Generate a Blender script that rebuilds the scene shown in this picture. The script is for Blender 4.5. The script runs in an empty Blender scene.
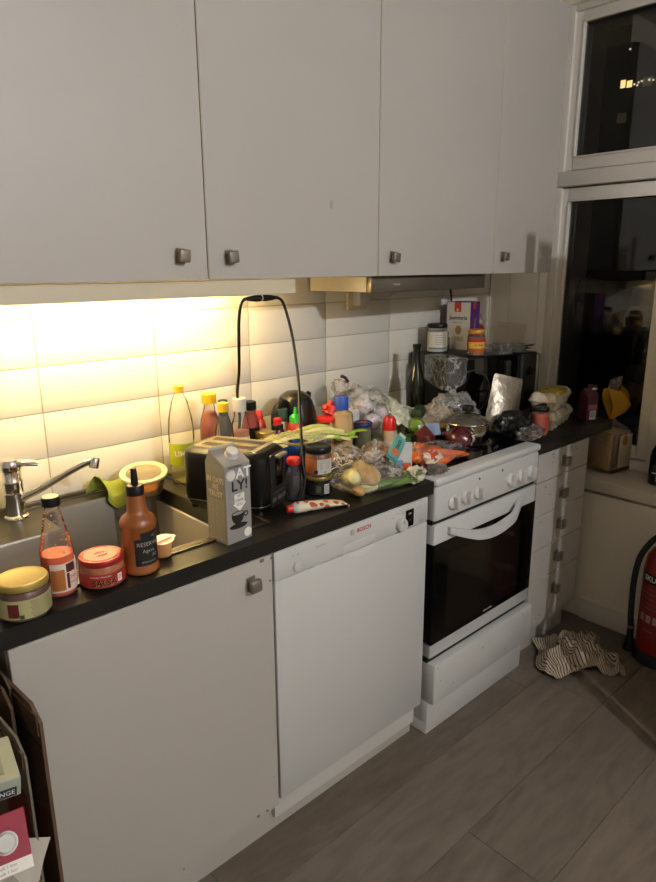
import bpy, bmesh, math, random
from math import sin, cos, pi, radians as R
from mathutils import Vector, Matrix, noise

S = bpy.context.scene
COL = S.collection
# ------------------------------------------------------------------ camera, world, exposure
cam_d = bpy.data.cameras.new('camera')
cam = bpy.data.objects.new('camera', cam_d); COL.objects.link(cam); S.camera = cam
_yaw, _pitch, _roll, _f = -0.7472, -0.2582, -0.0063, 663.48
fw = Vector((-sin(_yaw)*cos(_pitch), cos(_yaw)*cos(_pitch), sin(_pitch)))
rt = Vector((cos(_yaw), sin(_yaw), 0)); up = rt.cross(fw)
r2 = cos(_roll)*rt + sin(_roll)*up; u2 = -sin(_roll)*rt + cos(_roll)*up
cam.matrix_world = Matrix(((r2.x, u2.x, -fw.x, -0.9152), (r2.y, u2.y, -fw.y, -1.1871), (r2.z, u2.z, -fw.z, 1.5346), (0, 0, 0, 1)))
cam_d.sensor_fit = 'VERTICAL'; cam_d.sensor_height = 24.0; cam_d.lens = 24.0*_f/882.0
cam_d.clip_start = 0.02; cam_d.clip_end = 200
W = bpy.data.worlds.new('night'); S.world = W; W.use_nodes = True
W.node_tree.nodes['Background'].inputs[0].default_value = (0.010, 0.011, 0.014, 1)
W.node_tree.nodes['Background'].inputs[1].default_value = 0.25
S.view_settings.view_transform = 'Standard'; S.view_settings.look = 'None'
S.view_settings.exposure = 0.0; S.view_settings.gamma = 1.0; S.view_settings.use_curve_mapping = False
TUBE_STRENGTH = 116.0      # fluorescent tube under the wall cabinets
BULB_STRENGTH = 14200.0     # ceiling bulb behind the photographer

# ------------------------------------------------------------------ helpers
OFF = {}
def lin(c):
    if isinstance(c, str):
        c = [int(c[i:i+2], 16)/255 for i in (0, 2, 4)]
    return tuple(v/12.92 if v <= .04045 else ((v+.055)/1.055)**2.4 for v in c)
MATS = {}
def mat(name, col, rough=.5, metal=0., var=0., vs=8., bump=0., bs=60., spec=.5, coat=0., emit=0., trans=0., stretch=None):
    if name in MATS: return MATS[name]
    m = bpy.data.materials.new(name); m.use_nodes = True; N = m.node_tree.nodes; L = m.node_tree.links
    b = N['Principled BSDF']; c = lin(col)
    b.inputs['Base Color'].default_value = (*c, 1); b.inputs['Roughness'].default_value = rough
    b.inputs['Metallic'].default_value = metal; b.inputs['Specular IOR Level'].default_value = spec
    b.inputs['Coat Weight'].default_value = coat; b.inputs['Transmission Weight'].default_value = trans
    if emit:
        b.inputs['Emission Color'].default_value = (*c, 1); b.inputs['Emission Strength'].default_value = emit
    if var or bump:
        t = N.new('ShaderNodeTexCoord'); src = t.outputs['Object']
        if stretch:
            mp = N.new('ShaderNodeMapping'); mp.inputs['Scale'].default_value = stretch
            L.new(src, mp.inputs[0]); src = mp.outputs[0]
    if var:
        n = N.new('ShaderNodeTexNoise'); n.inputs['Scale'].default_value = vs; n.inputs['Detail'].default_value = 6
        L.new(src, n.inputs['Vector'])
        mx = N.new('ShaderNodeMix'); mx.data_type = 'RGBA'
        mx.inputs[6].default_value = (*[v*(1-var) for v in c], 1); mx.inputs[7].default_value = (*[min(1, v*(1+var)) for v in c], 1)
        L.new(n.outputs[0], mx.inputs[0]); L.new(mx.outputs[2], b.inputs['Base Color'])
    if bump:
        n2 = N.new('ShaderNodeTexNoise'); n2.inputs['Scale'].default_value = bs; n2.inputs['Detail'].default_value = 4
        L.new(src, n2.inputs['Vector'])
        bp = N.new('ShaderNodeBump'); bp.inputs['Strength'].default_value = bump; bp.inputs['Distance'].default_value = .004
        L.new(n2.outputs[0], bp.inputs['Height']); L.new(bp.outputs[0], b.inputs['Normal'])
    MATS[name] = m
    return m
def film(name, tint, body, opac=.15, rough=.1, ior=1.45, bump=0., bs=40., crease_glint=0.):
    """thin clear sheet: tinted see-through mixed with a glossy coloured skin by Fresnel"""
    if name in MATS: return MATS[name]
    m = bpy.data.materials.new(name); m.use_nodes = True; N = m.node_tree.nodes; L = m.node_tree.links
    b = N['Principled BSDF']; b.inputs['Base Color'].default_value = (*lin(body), 1); b.inputs['Roughness'].default_value = max(rough, .3)
    gs = N.new('ShaderNodeBsdfGlossy'); gs.inputs['Roughness'].default_value = rough; m0 = N.new('ShaderNodeMixShader'); m0.inputs[0].default_value = opac
    tr = N.new('ShaderNodeBsdfTransparent'); tr.inputs[0].default_value = (*lin(tint), 1)
    fr = N.new('ShaderNodeFresnel'); fr.inputs[0].default_value = ior
    ad = N.new('ShaderNodeMath'); ad.operation = 'ADD'; ad.use_clamp = True; ad.inputs[1].default_value = 0.
    mx = N.new('ShaderNodeMixShader')
    L.new(fr.outputs[0], ad.inputs[0]); L.new(ad.outputs[0], mx.inputs[0]); L.new(tr.outputs[0], m0.inputs[1]); L.new(b.outputs[0], m0.inputs[2]); L.new(m0.outputs[0], mx.inputs[1]); L.new(gs.outputs[0], mx.inputs[2])
    L.new(mx.outputs[0], N['Material Output'].inputs[0])
    if bump:
        t = N.new('ShaderNodeTexCoord'); n2 = N.new('ShaderNodeTexNoise'); n2.inputs['Scale'].default_value = bs; n2.inputs['Detail'].default_value = 5
        L.new(t.outputs['Object'], n2.inputs['Vector'])
        bp = N.new('ShaderNodeBump'); bp.inputs['Strength'].default_value = bump; bp.inputs['Distance'].default_value = .01
        L.new(n2.outputs[0], bp.inputs['Height']); L.new(bp.outputs[0], b.inputs['Normal']); L.new(bp.outputs[0], gs.inputs['Normal']); L.new(bp.outputs[0], fr.inputs['Normal'])
    if crease_glint:                                           # fold lines whitened in the colour, as painted highlights on crackly film
        t2 = N.new('ShaderNodeTexCoord'); n3 = N.new('ShaderNodeTexNoise'); n3.inputs['Scale'].default_value = bs*.4; n3.inputs['Detail'].default_value = 3; n3.inputs['Distortion'].default_value = .8
        L.new(t2.outputs['Object'], n3.inputs['Vector'])
        q = N.new('ShaderNodeMath'); q.operation = 'SUBTRACT'; q.inputs[1].default_value = .5; L.new(n3.outputs[0], q.inputs[0])
        q2 = N.new('ShaderNodeMath'); q2.operation = 'ABSOLUTE'; L.new(q.outputs[0], q2.inputs[0])
        mr = N.new('ShaderNodeMapRange'); mr.inputs['From Min'].default_value = .0; mr.inputs['From Max'].default_value = .06; mr.inputs['To Min'].default_value = opac+crease_glint; mr.inputs['To Max'].default_value = opac
        L.new(q2.outputs[0], mr.inputs['Value']); L.new(mr.outputs[0], m0.inputs[0])
    MATS[name] = m
    return m
def tag(o, label=None, cat=None, group=None, kind=None):
    if label: o['label'] = label
    if cat: o['category'] = cat
    if group: o['group'] = group
    if kind: o['kind'] = kind
    return o
def thing(name, label, cat, loc=(0, 0, 0), rz=0., group=None, rot=None):
    o = bpy.data.objects.new(name, None); o.empty_display_size = .02; COL.objects.link(o)
    o.location = loc; o.rotation_euler = rot if rot else (0, 0, rz)
    OFF[o.name] = Vector(loc)
    return tag(o, label, cat, group)
def obj(name, bm, m, parent=None, smooth=None, world=False):
    """finish a bmesh as one mesh object; smooth = angle in degrees (None: 35)"""
    if parent is not None: OFF_P = OFF.get(parent.name, Vector((0, 0, 0)))
    if world and parent is not None: bmesh.ops.translate(bm, verts=bm.verts, vec=-OFF_P)
    bmesh.ops.recalc_face_normals(bm, faces=bm.faces)
    me = bpy.data.meshes.new(name); 
    ang = R(35 if smooth is None else smooth)
    for f in bm.faces: f.smooth = True
    for e in bm.edges:
        e.smooth = not (len(e.link_faces) != 2 or e.calc_face_angle(0) > ang)
    bm.to_mesh(me); bm.free()
    if isinstance(m, (list, tuple)):
        for k in m: me.materials.append(k)
    else: me.materials.append(m)
    o = bpy.data.objects.new(name, me); COL.objects.link(o)
    if parent is not None:
        o.parent = parent; OFF[o.name] = OFF_P
    return o
def solo(name, bm, m, label, cat, loc=(0, 0, 0), rz=0., group=None, rot=None, smooth=None):
    o = obj(name, bm, m, None, smooth); o.location = loc; o.rotation_euler = rot if rot else (0, 0, rz)
    OFF[o.name] = Vector(loc)
    return tag(o, label, cat, group)
def B(): return bmesh.new()
def box(bm, x0, x1, y0, y1, z0, z1, bev=0., seg=2, mtx=None):
    g = bmesh.ops.create_cube(bm, size=1.0); vs = g['verts']
    for v in vs:
        v.co = Vector(((x0+x1)/2+v.co.x*(x1-x0), (y0+y1)/2+v.co.y*(y1-y0), (z0+z1)/2+v.co.z*(z1-z0)))
    if mtx is not None: bmesh.ops.transform(bm, matrix=mtx, verts=vs)
    if bev:
        es = list({e for v in vs for e in v.link_edges})
        bmesh.ops.bevel(bm, geom=es, offset=bev, segments=seg, profile=.5, affect='EDGES')
    return bm
def lathe(bm, prof, seg=28, c=(0, 0, 0), axis=None, sx=1., sy=1., cap=True):
    """prof: [(r,z)...] round z; axis: Matrix placed after"""
    rings = []
    for r, z in prof:
        if r < 1e-6: rings.append([bm.verts.new((0, 0, z))]); continue
        rings.append([bm.verts.new((r*cos(2*pi*k/seg)*sx, r*sin(2*pi*k/seg)*sy, z)) for k in range(seg)])
    for a, b in zip(rings, rings[1:]):
        if len(a) == 1 and len(b) == 1: continue
        for k in range(seg):
            k2 = (k+1) % seg
            if len(a) == 1: bm.faces.new((a[0], b[k2], b[k]))
            elif len(b) == 1: bm.faces.new((a[k], a[k2], b[0]))
            else: bm.faces.new((a[k], a[k2], b[k2], b[k]))
    if cap:
        if len(rings[0]) > 1: bm.faces.new(list(reversed(rings[0])))
        if len(rings[-1]) > 1: bm.faces.new(rings[-1])
    vs = [v for r in rings for v in r]
    M_ = Matrix.Translation(c)
    if axis is not None: M_ = M_ @ axis
    bmesh.ops.transform(bm, matrix=M_, verts=vs)
    return bm
def smoothpath(pts, n=8):
    P = [Vector(p) for p in pts]; out = []
    for i in range(len(P)-1):
        a, b, c, d = P[max(i-1, 0)], P[i], P[i+1], P[min(i+2, len(P)-1)]
        for k in range(n):
            t = k/n
            out.append(.5*((2*b)+(c-a)*t+(2*a-5*b+4*c-d)*t*t+(3*b-a-3*c+d)*t**3))
    out.append(P[-1]); return out
def tube(bm, pts, rad, seg=8, n=8, flat=1.):
    """swept tube; rad a number or list per control point"""
    P = smoothpath(pts, n) if n > 1 else [Vector(p) for p in pts]
    m = len(P); rr = []
    for i in range(m):
        t = i/(m-1)
        if isinstance(rad, (int, float)): rr.append(rad)
        else:
            q = t*(len(rad)-1); j = min(int(q), len(rad)-2); rr.append(rad[j]+(rad[j+1]-rad[j])*(q-j))
    rings = []; T0 = (P[1]-P[0]).normalized(); u = T0.orthogonal().normalized()
    for i in range(m):
        T = (P[min(i+1, m-1)]-P[max(i-1, 0)]).normalized()
        u = (u-T*u.dot(T)).normalized(); w = T.cross(u)
        rings.append([bm.verts.new(P[i]+(u*cos(2*pi*k/seg)+w*sin(2*pi*k/seg)*flat)*max(rr[i], 1e-4)) for k in range(seg)])
    for a, b in zip(rings, rings[1:]):
        for k in range(seg): bm.faces.new((a[k], a[(k+1) % seg], b[(k+1) % seg], b[k]))
    bm.faces.new(list(reversed(rings[0]))); bm.faces.new(rings[-1])
    return bm
def patch(bm, r, a0, a1, z0, z1, n=14, th=.0006, r1=None):
    """thin wrapped label on a round body (angles in degrees, -90 faces -y)"""
    r1 = r if r1 is None else r1
    rows = []
    for k in range(n+1):
        a = R(a0+(a1-a0)*k/n)
        rows.append([bm.verts.new((q*cos(a), q*sin(a), z)) for q, z in ((r+th, z0), (r1+th, z1), (r1-th, z1), (r-th, z0))])
    for a, b in zip(rows, rows[1:]):
        for k in range(4): bm.faces.new((a[k], b[k], b[(k+1) % 4], a[(k+1) % 4]))
    bm.faces.new(rows[0]); bm.faces.new(list(reversed(rows[-1])))
    return bm
def poly(bm, pts, th, mtx=None):
    """flat outline (x,z) extruded towards +y by th"""
    a = [bm.verts.new((x, 0, z)) for x, z in pts]; b = [bm.verts.new((x, th, z)) for x, z in pts]
    bm.faces.new(a); bm.faces.new(list(reversed(b)))
    n = len(pts)
    for k in range(n): bm.faces.new((a[k], b[k], b[(k+1) % n], a[(k+1) % n]))
    if mtx is not None: bmesh.ops.transform(bm, matrix=mtx, verts=a+b)
    return bm
def crumple(bm, rx, ry, rz, seed=0, amp=.25, freq=3., sub=4, flat=True, c=(0, 0, 0), neck=None, ridge=True):
    """crumpled sack: ellipsoid with ridged noise, flat underside at z=0 of its own frame"""
    g = bmesh.ops.create_icosphere(bm, subdivisions=sub, radius=1.0)
    o = Vector((seed*7.3, seed*3.1, seed*1.7))
    for v in g['verts']:
        p = v.co.copy(); q = p*freq+o
        n1 = noise.noise(q); n2 = noise.noise(q*2.3+Vector((5, 1, 2)))
        d = (abs(n1)*1.6-.35 if ridge else n1)+.5*(abs(n2)*1.4-.25 if ridge else n2)+.25*noise.noise(q*5.1)
        p = p*(1+amp*d)
        if neck and p.z > neck:
            k = max(.22, 1-(p.z-neck)*1.7); p.x *= k; p.y *= k; p.z = neck+(p.z-neck)*1.7
        z = p.z*rz+rz
        if flat: z = max(z-.22*rz, abs(n2)*.003)
        v.co = Vector((p.x*rx, p.y*ry, z))+Vector(c)
    return bm
_tc = {}
def textmesh(s, size, bold=False):
    cu = bpy.data.curves.new('t', 'FONT'); cu.body = s; cu.size = size; cu.align_x = 'CENTER'; cu.align_y = 'CENTER'
    if bold: cu.offset = size*.025
    cu.resolution_u = 2; cu.fill_mode = 'FRONT'
    o = bpy.data.objects.new('t', cu); me = bpy.data.meshes.new_from_object(o)
    bpy.data.objects.remove(o); bpy.data.curves.remove(cu)
    return me
def text(s, size, m, parent, loc=(0, 0, 0), rot=(R(90), 0, 0), wrap=None, bold=False, sx=1., world=False, sub=False):
    """printed lettering; wrap=(radius, angle_deg, z) bends it round the parent's z axis"""
    me = textmesh(s, size, bold)
    for v in me.vertices:
        x, y = v.co.x*sx, v.co.y
        if wrap:
            r, a, z = wrap; t = R(a)+x/r
            v.co = Vector(((r+.0004)*cos(t), (r+.0004)*sin(t), z+y))
        else:
            v.co = Vector((x, y, 0))
    if not wrap:
        from mathutils import Euler
        l = Vector(loc)-(OFF[parent.name] if world else Vector())
        me.transform(Matrix.Translation(l) @ Euler(rot).to_matrix().to_4x4())
    me.materials.clear(); me.materials.append(m); me.name = 'lettering'
    o = bpy.data.objects.new('lettering', me); COL.objects.link(o); o.parent = parent; OFF[o.name] = OFF[parent.name]
    return o
def copy_of(o, loc=None, parent=None):
    c = o.copy(); COL.objects.link(c)
    if parent is not None: c.parent = parent
    if loc is not None: c.location = loc
    return c
def face(x, y): return math.atan2(-1.1871-y, -.9152-x)+pi/2      # turns a round label towards the room
RX90 = Matrix.Rotation(R(90), 4, 'X'); RY90 = Matrix.Rotation(R(90), 4, 'Y')

# ------------------------------------------------------------------ materials
M_cab = mat('cabinet_paint', 'b2ada5', .45, var=.05, vs=3.)
M_cab_edge = mat('cabinet_edge', 'b9ad92', .5)
M_chip = mat('chipped_paint_board', '6b5a3f', .8, var=.3, vs=60)
M_knob = mat('brushed_nickel', '877f72', .4, .6, var=.1, vs=40)
M_white = mat('white_enamel', 'c6c6c3', .28, var=.02, vs=4, coat=.2)
M_white2 = mat('white_plastic', 'cac8c3', .4)
M_grout = mat('grout', 'b5aa92', .9, var=.2, vs=30)
M_tile = mat('glazed_tile', 'dedacf', .22, var=.03, vs=5, coat=.3)
M_counter = mat('black_laminate', '171513', .38, var=.25, vs=40, bump=.05, bs=200)
M_steel = mat('stainless_steel', '6c685f', .36, 1., var=.1, vs=14, bump=.04, bs=90)
M_chrome = mat('chrome', 'e3e1dc', .08, 1.)
M_black = mat('black_plastic', '0d0d0d', .38, spec=.3)
M_blackm = mat('matte_black', '0f0f10', .6)
M_glassb = mat('black_glass', '050505', .06, spec=.4)
M_rubber = mat('rubber', '101010', .7)
M_wall = mat('painted_wall', 'e6dcc8', .7, var=.05, vs=2.5, bump=.05, bs=60)
M_frame = mat('window_paint', 'e2dbce', .45, var=.05, vs=6)
M_ceil = mat('ceiling_paint', 'd6d2ca', .8)
M_print = mat('black_print', '141210', .6)
M_printw = mat('white_print', 'e8e4da', .6)
M_grey = mat('grey_print', '8c8a86', .6)
M_red = mat('red_plastic', 'c8281c', .35)
M_redp = mat('red_print', 'b3261f', .6)
M_glass = film('clear_glass', 'fbfaf6', 'ffffff', .05, .03, 1.16)
M_greenglass = film('green_glass', '5f8a3a', '20300f', .35, .05, 1.5)
M_plastic = film('clear_film', 'fcfbf8', 'ffffff', .05, .08, 1.3, bump=.6, bs=55, crease_glint=.22)
M_plastic2 = film('milky_film', 'f6f4f0', 'fbf9f4', .16, .1, 1.35, bump=.6, bs=45, crease_glint=.18)
M_clear = film('smooth_clear_film', 'fdfcfa', 'ffffff', .05, .06, 1.3, bump=.4, bs=40, crease_glint=.16)
M_smoke = film('smoky_film', 'dcd8d0', 'e0dcd2', .09, .09, 1.45, bump=.6, bs=50, crease_glint=.2)

# ------------------------------------------------------------------ the room shell
XR, XW, YB, ZC = 1.742, 2.05, .63, 2.62     # wall panel under the sill, window glass, back wall, ceiling
bm = B(); box(bm, -2.3, 2.3, -3.4, .75, -.03, -.004)
floor = tag(obj('floor', bm, mat('floor_joint', '2b241d', .9)), kind='structure')
def plank_mat():
    m = bpy.data.materials.new('vinyl_oak'); m.use_nodes = True; N = m.node_tree.nodes; L = m.node_tree.links; b = N['Principled BSDF']
    t = N.new('ShaderNodeTexCoord'); oi = N.new('ShaderNodeObjectInfo'); mp = N.new('ShaderNodeMapping'); mp.inputs['Scale'].default_value = (1.3, 5.5, 1)
    ad = N.new('ShaderNodeVectorMath'); ad.operation = 'ADD'; cx = N.new('ShaderNodeCombineXYZ'); ml = N.new('ShaderNodeMath'); ml.operation = 'MULTIPLY'; ml.inputs[1].default_value = 37
    L.new(oi.outputs['Random'], ml.inputs[0]); L.new(ml.outputs[0], cx.inputs[0]); L.new(ml.outputs[0], cx.inputs[1])
    L.new(t.outputs['Object'], ad.inputs[0]); L.new(cx.outputs[0], ad.inputs[1]); L.new(ad.outputs[0], mp.inputs[0])
    w = N.new('ShaderNodeTexNoise'); w.inputs['Scale'].default_value = 1.3; w.inputs['Detail'].default_value = 3; w.inputs['Distortion'].default_value = .6
    L.new(mp.outputs[0], w.inputs['Vector'])
    sn = N.new('ShaderNodeMath'); sn.operation = 'MULTIPLY'; sn.inputs[1].default_value = 42
    s2 = N.new('ShaderNodeMath'); s2.operation = 'SINE'
    L.new(w.outputs[0], sn.inputs[0]); L.new(sn.outputs[0], s2.inputs[0])
    fn = N.new('ShaderNodeTexNoise'); fn.inputs['Scale'].default_value = 5; fn.inputs['Detail'].default_value = 8
    L.new(mp.outputs[0], fn.inputs['Vector'])
    m1 = N.new('ShaderNodeMath'); m1.operation = 'MULTIPLY_ADD'; m1.inputs[1].default_value = .075; L.new(s2.outputs[0], m1.inputs[0]); L.new(fn.outputs[0], m1.inputs[2])
    m2 = N.new('ShaderNodeMath'); m2.operation = 'MULTIPLY_ADD'; m2.inputs[1].default_value = .3; L.new(oi.outputs['Random'], m2.inputs[0]); L.new(m1.outputs[0], m2.inputs[2])
    cr = N.new('ShaderNodeValToRGB'); cr.color_ramp.elements[0].position = .3; cr.color_ramp.elements[0].color = (*lin('544b40'), 1)
    cr.color_ramp.elements[1].position = .95; cr.color_ramp.elements[1].color = (*lin('776c5f'), 1)
    L.new(m2.outputs[0], cr.inputs[0]); L.new(cr.outputs[0], b.inputs['Base Color']); b.inputs['Roughness'].default_value = .42
    bp = N.new('ShaderNodeBump'); bp.inputs['Strength'].default_value = .12; bp.inputs['Distance'].default_value = .002
    L.new(fn.outputs[0], bp.inputs['Height']); L.new(bp.outputs[0], b.inputs['Normal'])
    return m
M_plank = plank_mat()
random.seed(3)
PW, PL_ = .239, 1.30
bm = B(); box(bm, 0, PL_-.0016, 0, PW-.0016, -.006, 0, .0006, 1)
plank0 = obj('plank', bm, M_plank, floor); first = True
starts = {0: -.1-PL_*2, -1: .40-PL_*2, -2: .15-PL_*2, 1: -.20-PL_*2}
for r in range(-13, 3):
    y = -.336+PW*(r+1)
    x = starts.get(r+1, -2.3+((r*37) % 13)/13*PL_-PL_)
    while x < 2.1:
        if x+PL_ > -2.2:
            if first: plank0.location = (x, y, 0); first = False
            else: copy_of(plank0, (x, y, 0))
        x += PL_
bm = B(); box(bm, -2.3, 2.4, YB+.0035, YB+.12, 0, ZC)
wall_b = tag(obj('wall_back', bm, M_grout), kind='structure')
TW, TH, TX, TZ = .349, .1259, .762, 1.4037
def tile_mesh(w):
    bm = B(); box(bm, 0, w-.0028, -.007, 0, 0, TH-.0028, .001, 2); return bm
t0 = obj('tile', tile_mesh(TW), M_tile, wall_b); t0.location = (TX-6*TW+.0015, YB+.008, TZ-4*TH+.0015); ft = True
tc = obj('tile', tile_mesh(1.81-(TX+3*TW)), M_tile, wall_b); tcf = True
for k in range(-6, 4):
    for j in range(-4, 2):
        loc = (TX+k*TW+.0015, YB+.008, TZ+j*TH+.0015)
        if k == 3:
            if tcf: tc.location = loc; tcf = False
            else: copy_of(tc, loc)
        elif ft: t0.location = loc; ft = False
        else: copy_of(t0, loc)
# untiled plaster over the tiles (behind the wall cabinets)
bm = B(); box(bm, -2.3, 2.3, YB-.001, YB+.01, TZ+2*TH, ZC); tag(obj('wall_back_plaster', bm, M_wall), kind='structure')
bm = B(); box(bm, -2.3, -1.34, YB-.001, YB+.01, 0, TZ+2*TH); tag(obj('wall_back_plaster', bm, M_wall), kind='structure')
bm = B(); box(bm, -2.3, 2.4, -3.4, .8, ZC, ZC+.05); tag(obj('ceiling', bm, M_ceil), kind='structure')
bm = B(); box(bm, -2.35, -2.25, -3.4, .75, 0, ZC); tag(obj('wall_left', bm, mat('dark_papered_wall', 'b9b1a2', .8)), kind='structure')
bm = B(); box(bm, -2.3, 2.3, -3.45, -3.35, 0, ZC); tag(obj('wall_rear', bm, MATS['dark_papered_wall']), kind='structure')
# right wall: panel below the deep sill, and the wall round the window
bm = B(); box(bm, XR, XR+.4, -3.4, YB, 0, .585); tag(obj('wall_right', bm, M_wall), kind='structure')
bm = B(); box(bm, XR-.012, XR+.01, -3.4, .02, 0, .095, .003); box(bm, XR-.017, XR+.01, -3.4, .02, .084, .1, .003)
tag(obj('baseboard_right', bm, M_frame), kind='structure')
bm = B(); box(bm, XR-.006, XW+.02, -2.2, .60, .598, .645, .003); tag(obj('window_sill', bm, mat('sill_paint', 'd2c8b6', .4, var=.06, vs=6)), kind='structure')
bm = B(); box(bm, 2.0, 2.4, .46, .75, .6, ZC)                        # behind the splayed reveal
v = []
tag(obj('wall_right_pier', bm, M_wall), kind='structure')
bm = B()
pts = [(1.81, YB+.0), (1.90, .512), (1.90, .75), (1.81, .75)]
def vprism(bm, pts, z0, z1):
    a = [bm.verts.new((x, y, z0)) for x, y in pts]; b = [bm.verts.new((x, y, z1)) for x, y in pts]
    bm.faces.new(a); bm.faces.new(b); n = len(pts)
    for k in range(n): bm.faces.new((a[k], a[(k+1) % n], b[(k+1) % n], b[k]))
    return bm
vprism(bm, [(1.81, YB), (2.03, .43), (2.03, .75), (1.81, .75)], .645, ZC)
rev = tag(obj('wall_window_reveal', bm, M_frame), kind='structure')
for a, b_ in ((.0, .27), (.31, .72), (.76, .97)):                        # wooden panels of the splayed reveal
    d = Vector((.22, -.20)); n_ = Vector((-.20, -.22)).normalized()
    p0 = Vector((1.81, YB))+d*a; p1 = Vector((1.81, YB))+d*b_; th = .006 if a != .31 else .003
    bm = vprism(B(), [tuple(p0), tuple(p1), tuple(p1+n_*th), tuple(p0+n_*th)], .95, 2.5); obj('panel', bm, M_frame, rev)
bm = B(); box(bm, 1.98, 2.4, -3.4, .75, 2.585, ZC); tag(obj('wall_right_lintel', bm, M_wall), kind='structure')
bm = B(); box(bm, 1.98, 2.4, -3.4, -1.2, .6, ZC); tag(obj('wall_right_far', bm, M_wall), kind='structure')
# window: fixed frame, transom, upper light, two lower casements
win = tag(obj('window_1', box(B(), 2.0, 2.10, .41, .46, .645, 2.6, .003), M_frame), kind='structure')
def wpart(name, *a, bev=.004, m=M_frame): return obj(name, box(B(), *a, bev), m, win)
wpart('frame', 2.0, 2.10, -1.2, .41, 2.56, 2.6)
wpart('frame', 2.0, 2.10, -1.2, .41, .645, .69)
wpart('transom', 1.985, 2.10, -1.2, .43, 1.868, 1.93)
wpart('mullion', 1.99, 2.10, -.16, -.09, .69, 1.868)
def sash(y0, y1, z0, z1, w=.045, name='sash'):
    bm = B(); x0, x1 = 2.015, 2.075
    box(bm, x0, x1, y0, y0+w, z0, z1, .004); box(bm, x0, x1, y1-w, y1, z0, z1, .004)
    box(bm, x0, x1, y0+w, y1-w, z0, z0+w, .004); box(bm, x0, x1, y0+w, y1-w, z1-w, z1, .004)
    s = obj(name, bm, M_frame, win)
    obj('pane', box(B(), XW-.002, XW+.002, y0+w-.005, y1-w+.005, z0+w-.005, z1-w+.005), M_pane, s)
    bm = B(); q = .008
    box(bm, x0-.004, x0+.01, y1-w-q, y1-w+q*.2, z0+w, z1-w, .002); box(bm, x0-.004, x0+.01, y0+w, y1-w, z1-w-q, z1-w, .002); box(bm, x0-.004, x0+.01, y0+w, y1-w, z0+w, z0+w+q, .002)
    obj('glazing_bead', bm, M_frame, s)
    return s
M_pane = film('window_pane', 'd8d8d8', '050505', .03, .002, 1.75)
sl = sash(-.085, .435, .695, 1.862, .05)
sash(-1.19, -.165, .695, 1.862, .05)
sash(-1.19, .43, 1.935, 2.575, .05)
bm = B(); box(bm, 1.99, 2.02, -.066, -.050, 1.56, 1.62, .004); tube(bm, [(1.995, -.058, 1.59), (1.97, -.058, 1.59), (1.965, -.058, 1.56), (1.965, -.058, 1.51)], .007, 8)
obj('latch', bm, M_black, sl)
bm = B(); box(bm, 1.998, 2.018, -.035, -.018, .77, .83, .003); obj('latch', bm, M_black, sl)

# night outside: dark house across the yard with a few lit windows
ex = thing('apartment_building', 'dark building across the yard with a few lit windows at night', 'building', (70, 30, -14))
M_fac = mat('night_facade', '3a3733', .9, var=.2, vs=.5)
obj('facade', box(B(), 70, 76, -20, 90, -14, 60), M_fac, ex, world=True)
M_lit = mat('lit_window', 'ffdc92', .6, emit=3.); M_lit2 = mat('dim_lit_window', 'c8b67c', .6, emit=.06, var=.3, vs=2); M_lit3 = mat('string_light', 'fff0cc', .6, emit=1.6)
for y, z, w, h, m in ((31.9, 18.7, .45, .7, M_lit), (31.25, 18.6, .5, .6, M_lit), (29.5, 18.5, .9, .8, M_lit2), (31.7, 15.6, .9, .9, M_lit2), (35.6, 18.6, .7, .8, M_lit2), (34.7, 18.6, .6, .9, M_lit2)):
    f = obj('window', box(B(), 69.8, 70.05, y-w*.6, y+w*.6, z-h*.55, z+h*.6), mat('dark_reveal', '24211d', .8), ex, world=True)
    obj('pane', box(B(), 69.7, 69.82, y-w/2, y+w/2, z-h/2, z+h/2), m, f, world=True)
for y, z, s_ in ((30.7, 18.45, .22), (30.3, 18.55, .2), (30.0, 18.6, .2), (30.4, 18.3, .2), (29.3, 18.6, .22), (28.9, 18.5, .2), (28.5, 18.45, .22), (31.45, 21.67, .2), (34.9, 20.1, .14)):
    obj('lamp', lathe(B(), [(0, -s_/2), (s_*.4, -s_*.3), (s_*.5, 0), (s_*.4, s_*.3), (0, s_/2)], 8, (69.6, y, z)), M_lit3, ex, world=True)

# open door leaf behind the photographer's right shoulder, whose shade falls in the window corner
def door_leaf():
    A = Vector((.906, -.95)); d = Vector((.94, -.34)).normalized(); n_ = Vector((-d.y, d.x))
    def q(a, b, z0, z1, t): 
        p0 = A+d*a; p1 = A+d*b; return vprism(B(), [tuple(p0), tuple(p1), tuple(p1+n_*t), tuple(p0+n_*t)], z0, z1)
    dr = tag(obj('door_1', q(.046, .9, .01, 1.97, .035), M_frame), kind='structure')
    obj('door_frame', q(0, .03, 0, 1.98, .05), M_frame, dr)
    bm = lathe(B(), [(.0, 0), (.02, 0), (.02, .012), (.008, .014), (.008, .05), (0, .05)], 12); p = A+d*.84
    bmesh.ops.transform(bm, matrix=Matrix.Translation((p.x, p.y, 1.0)) @ Matrix.Rotation(R(-70), 4, 'Z') @ RY90, verts=bm.verts)
    obj('door_handle', bm, M_chrome, dr)
door_leaf()
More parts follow.
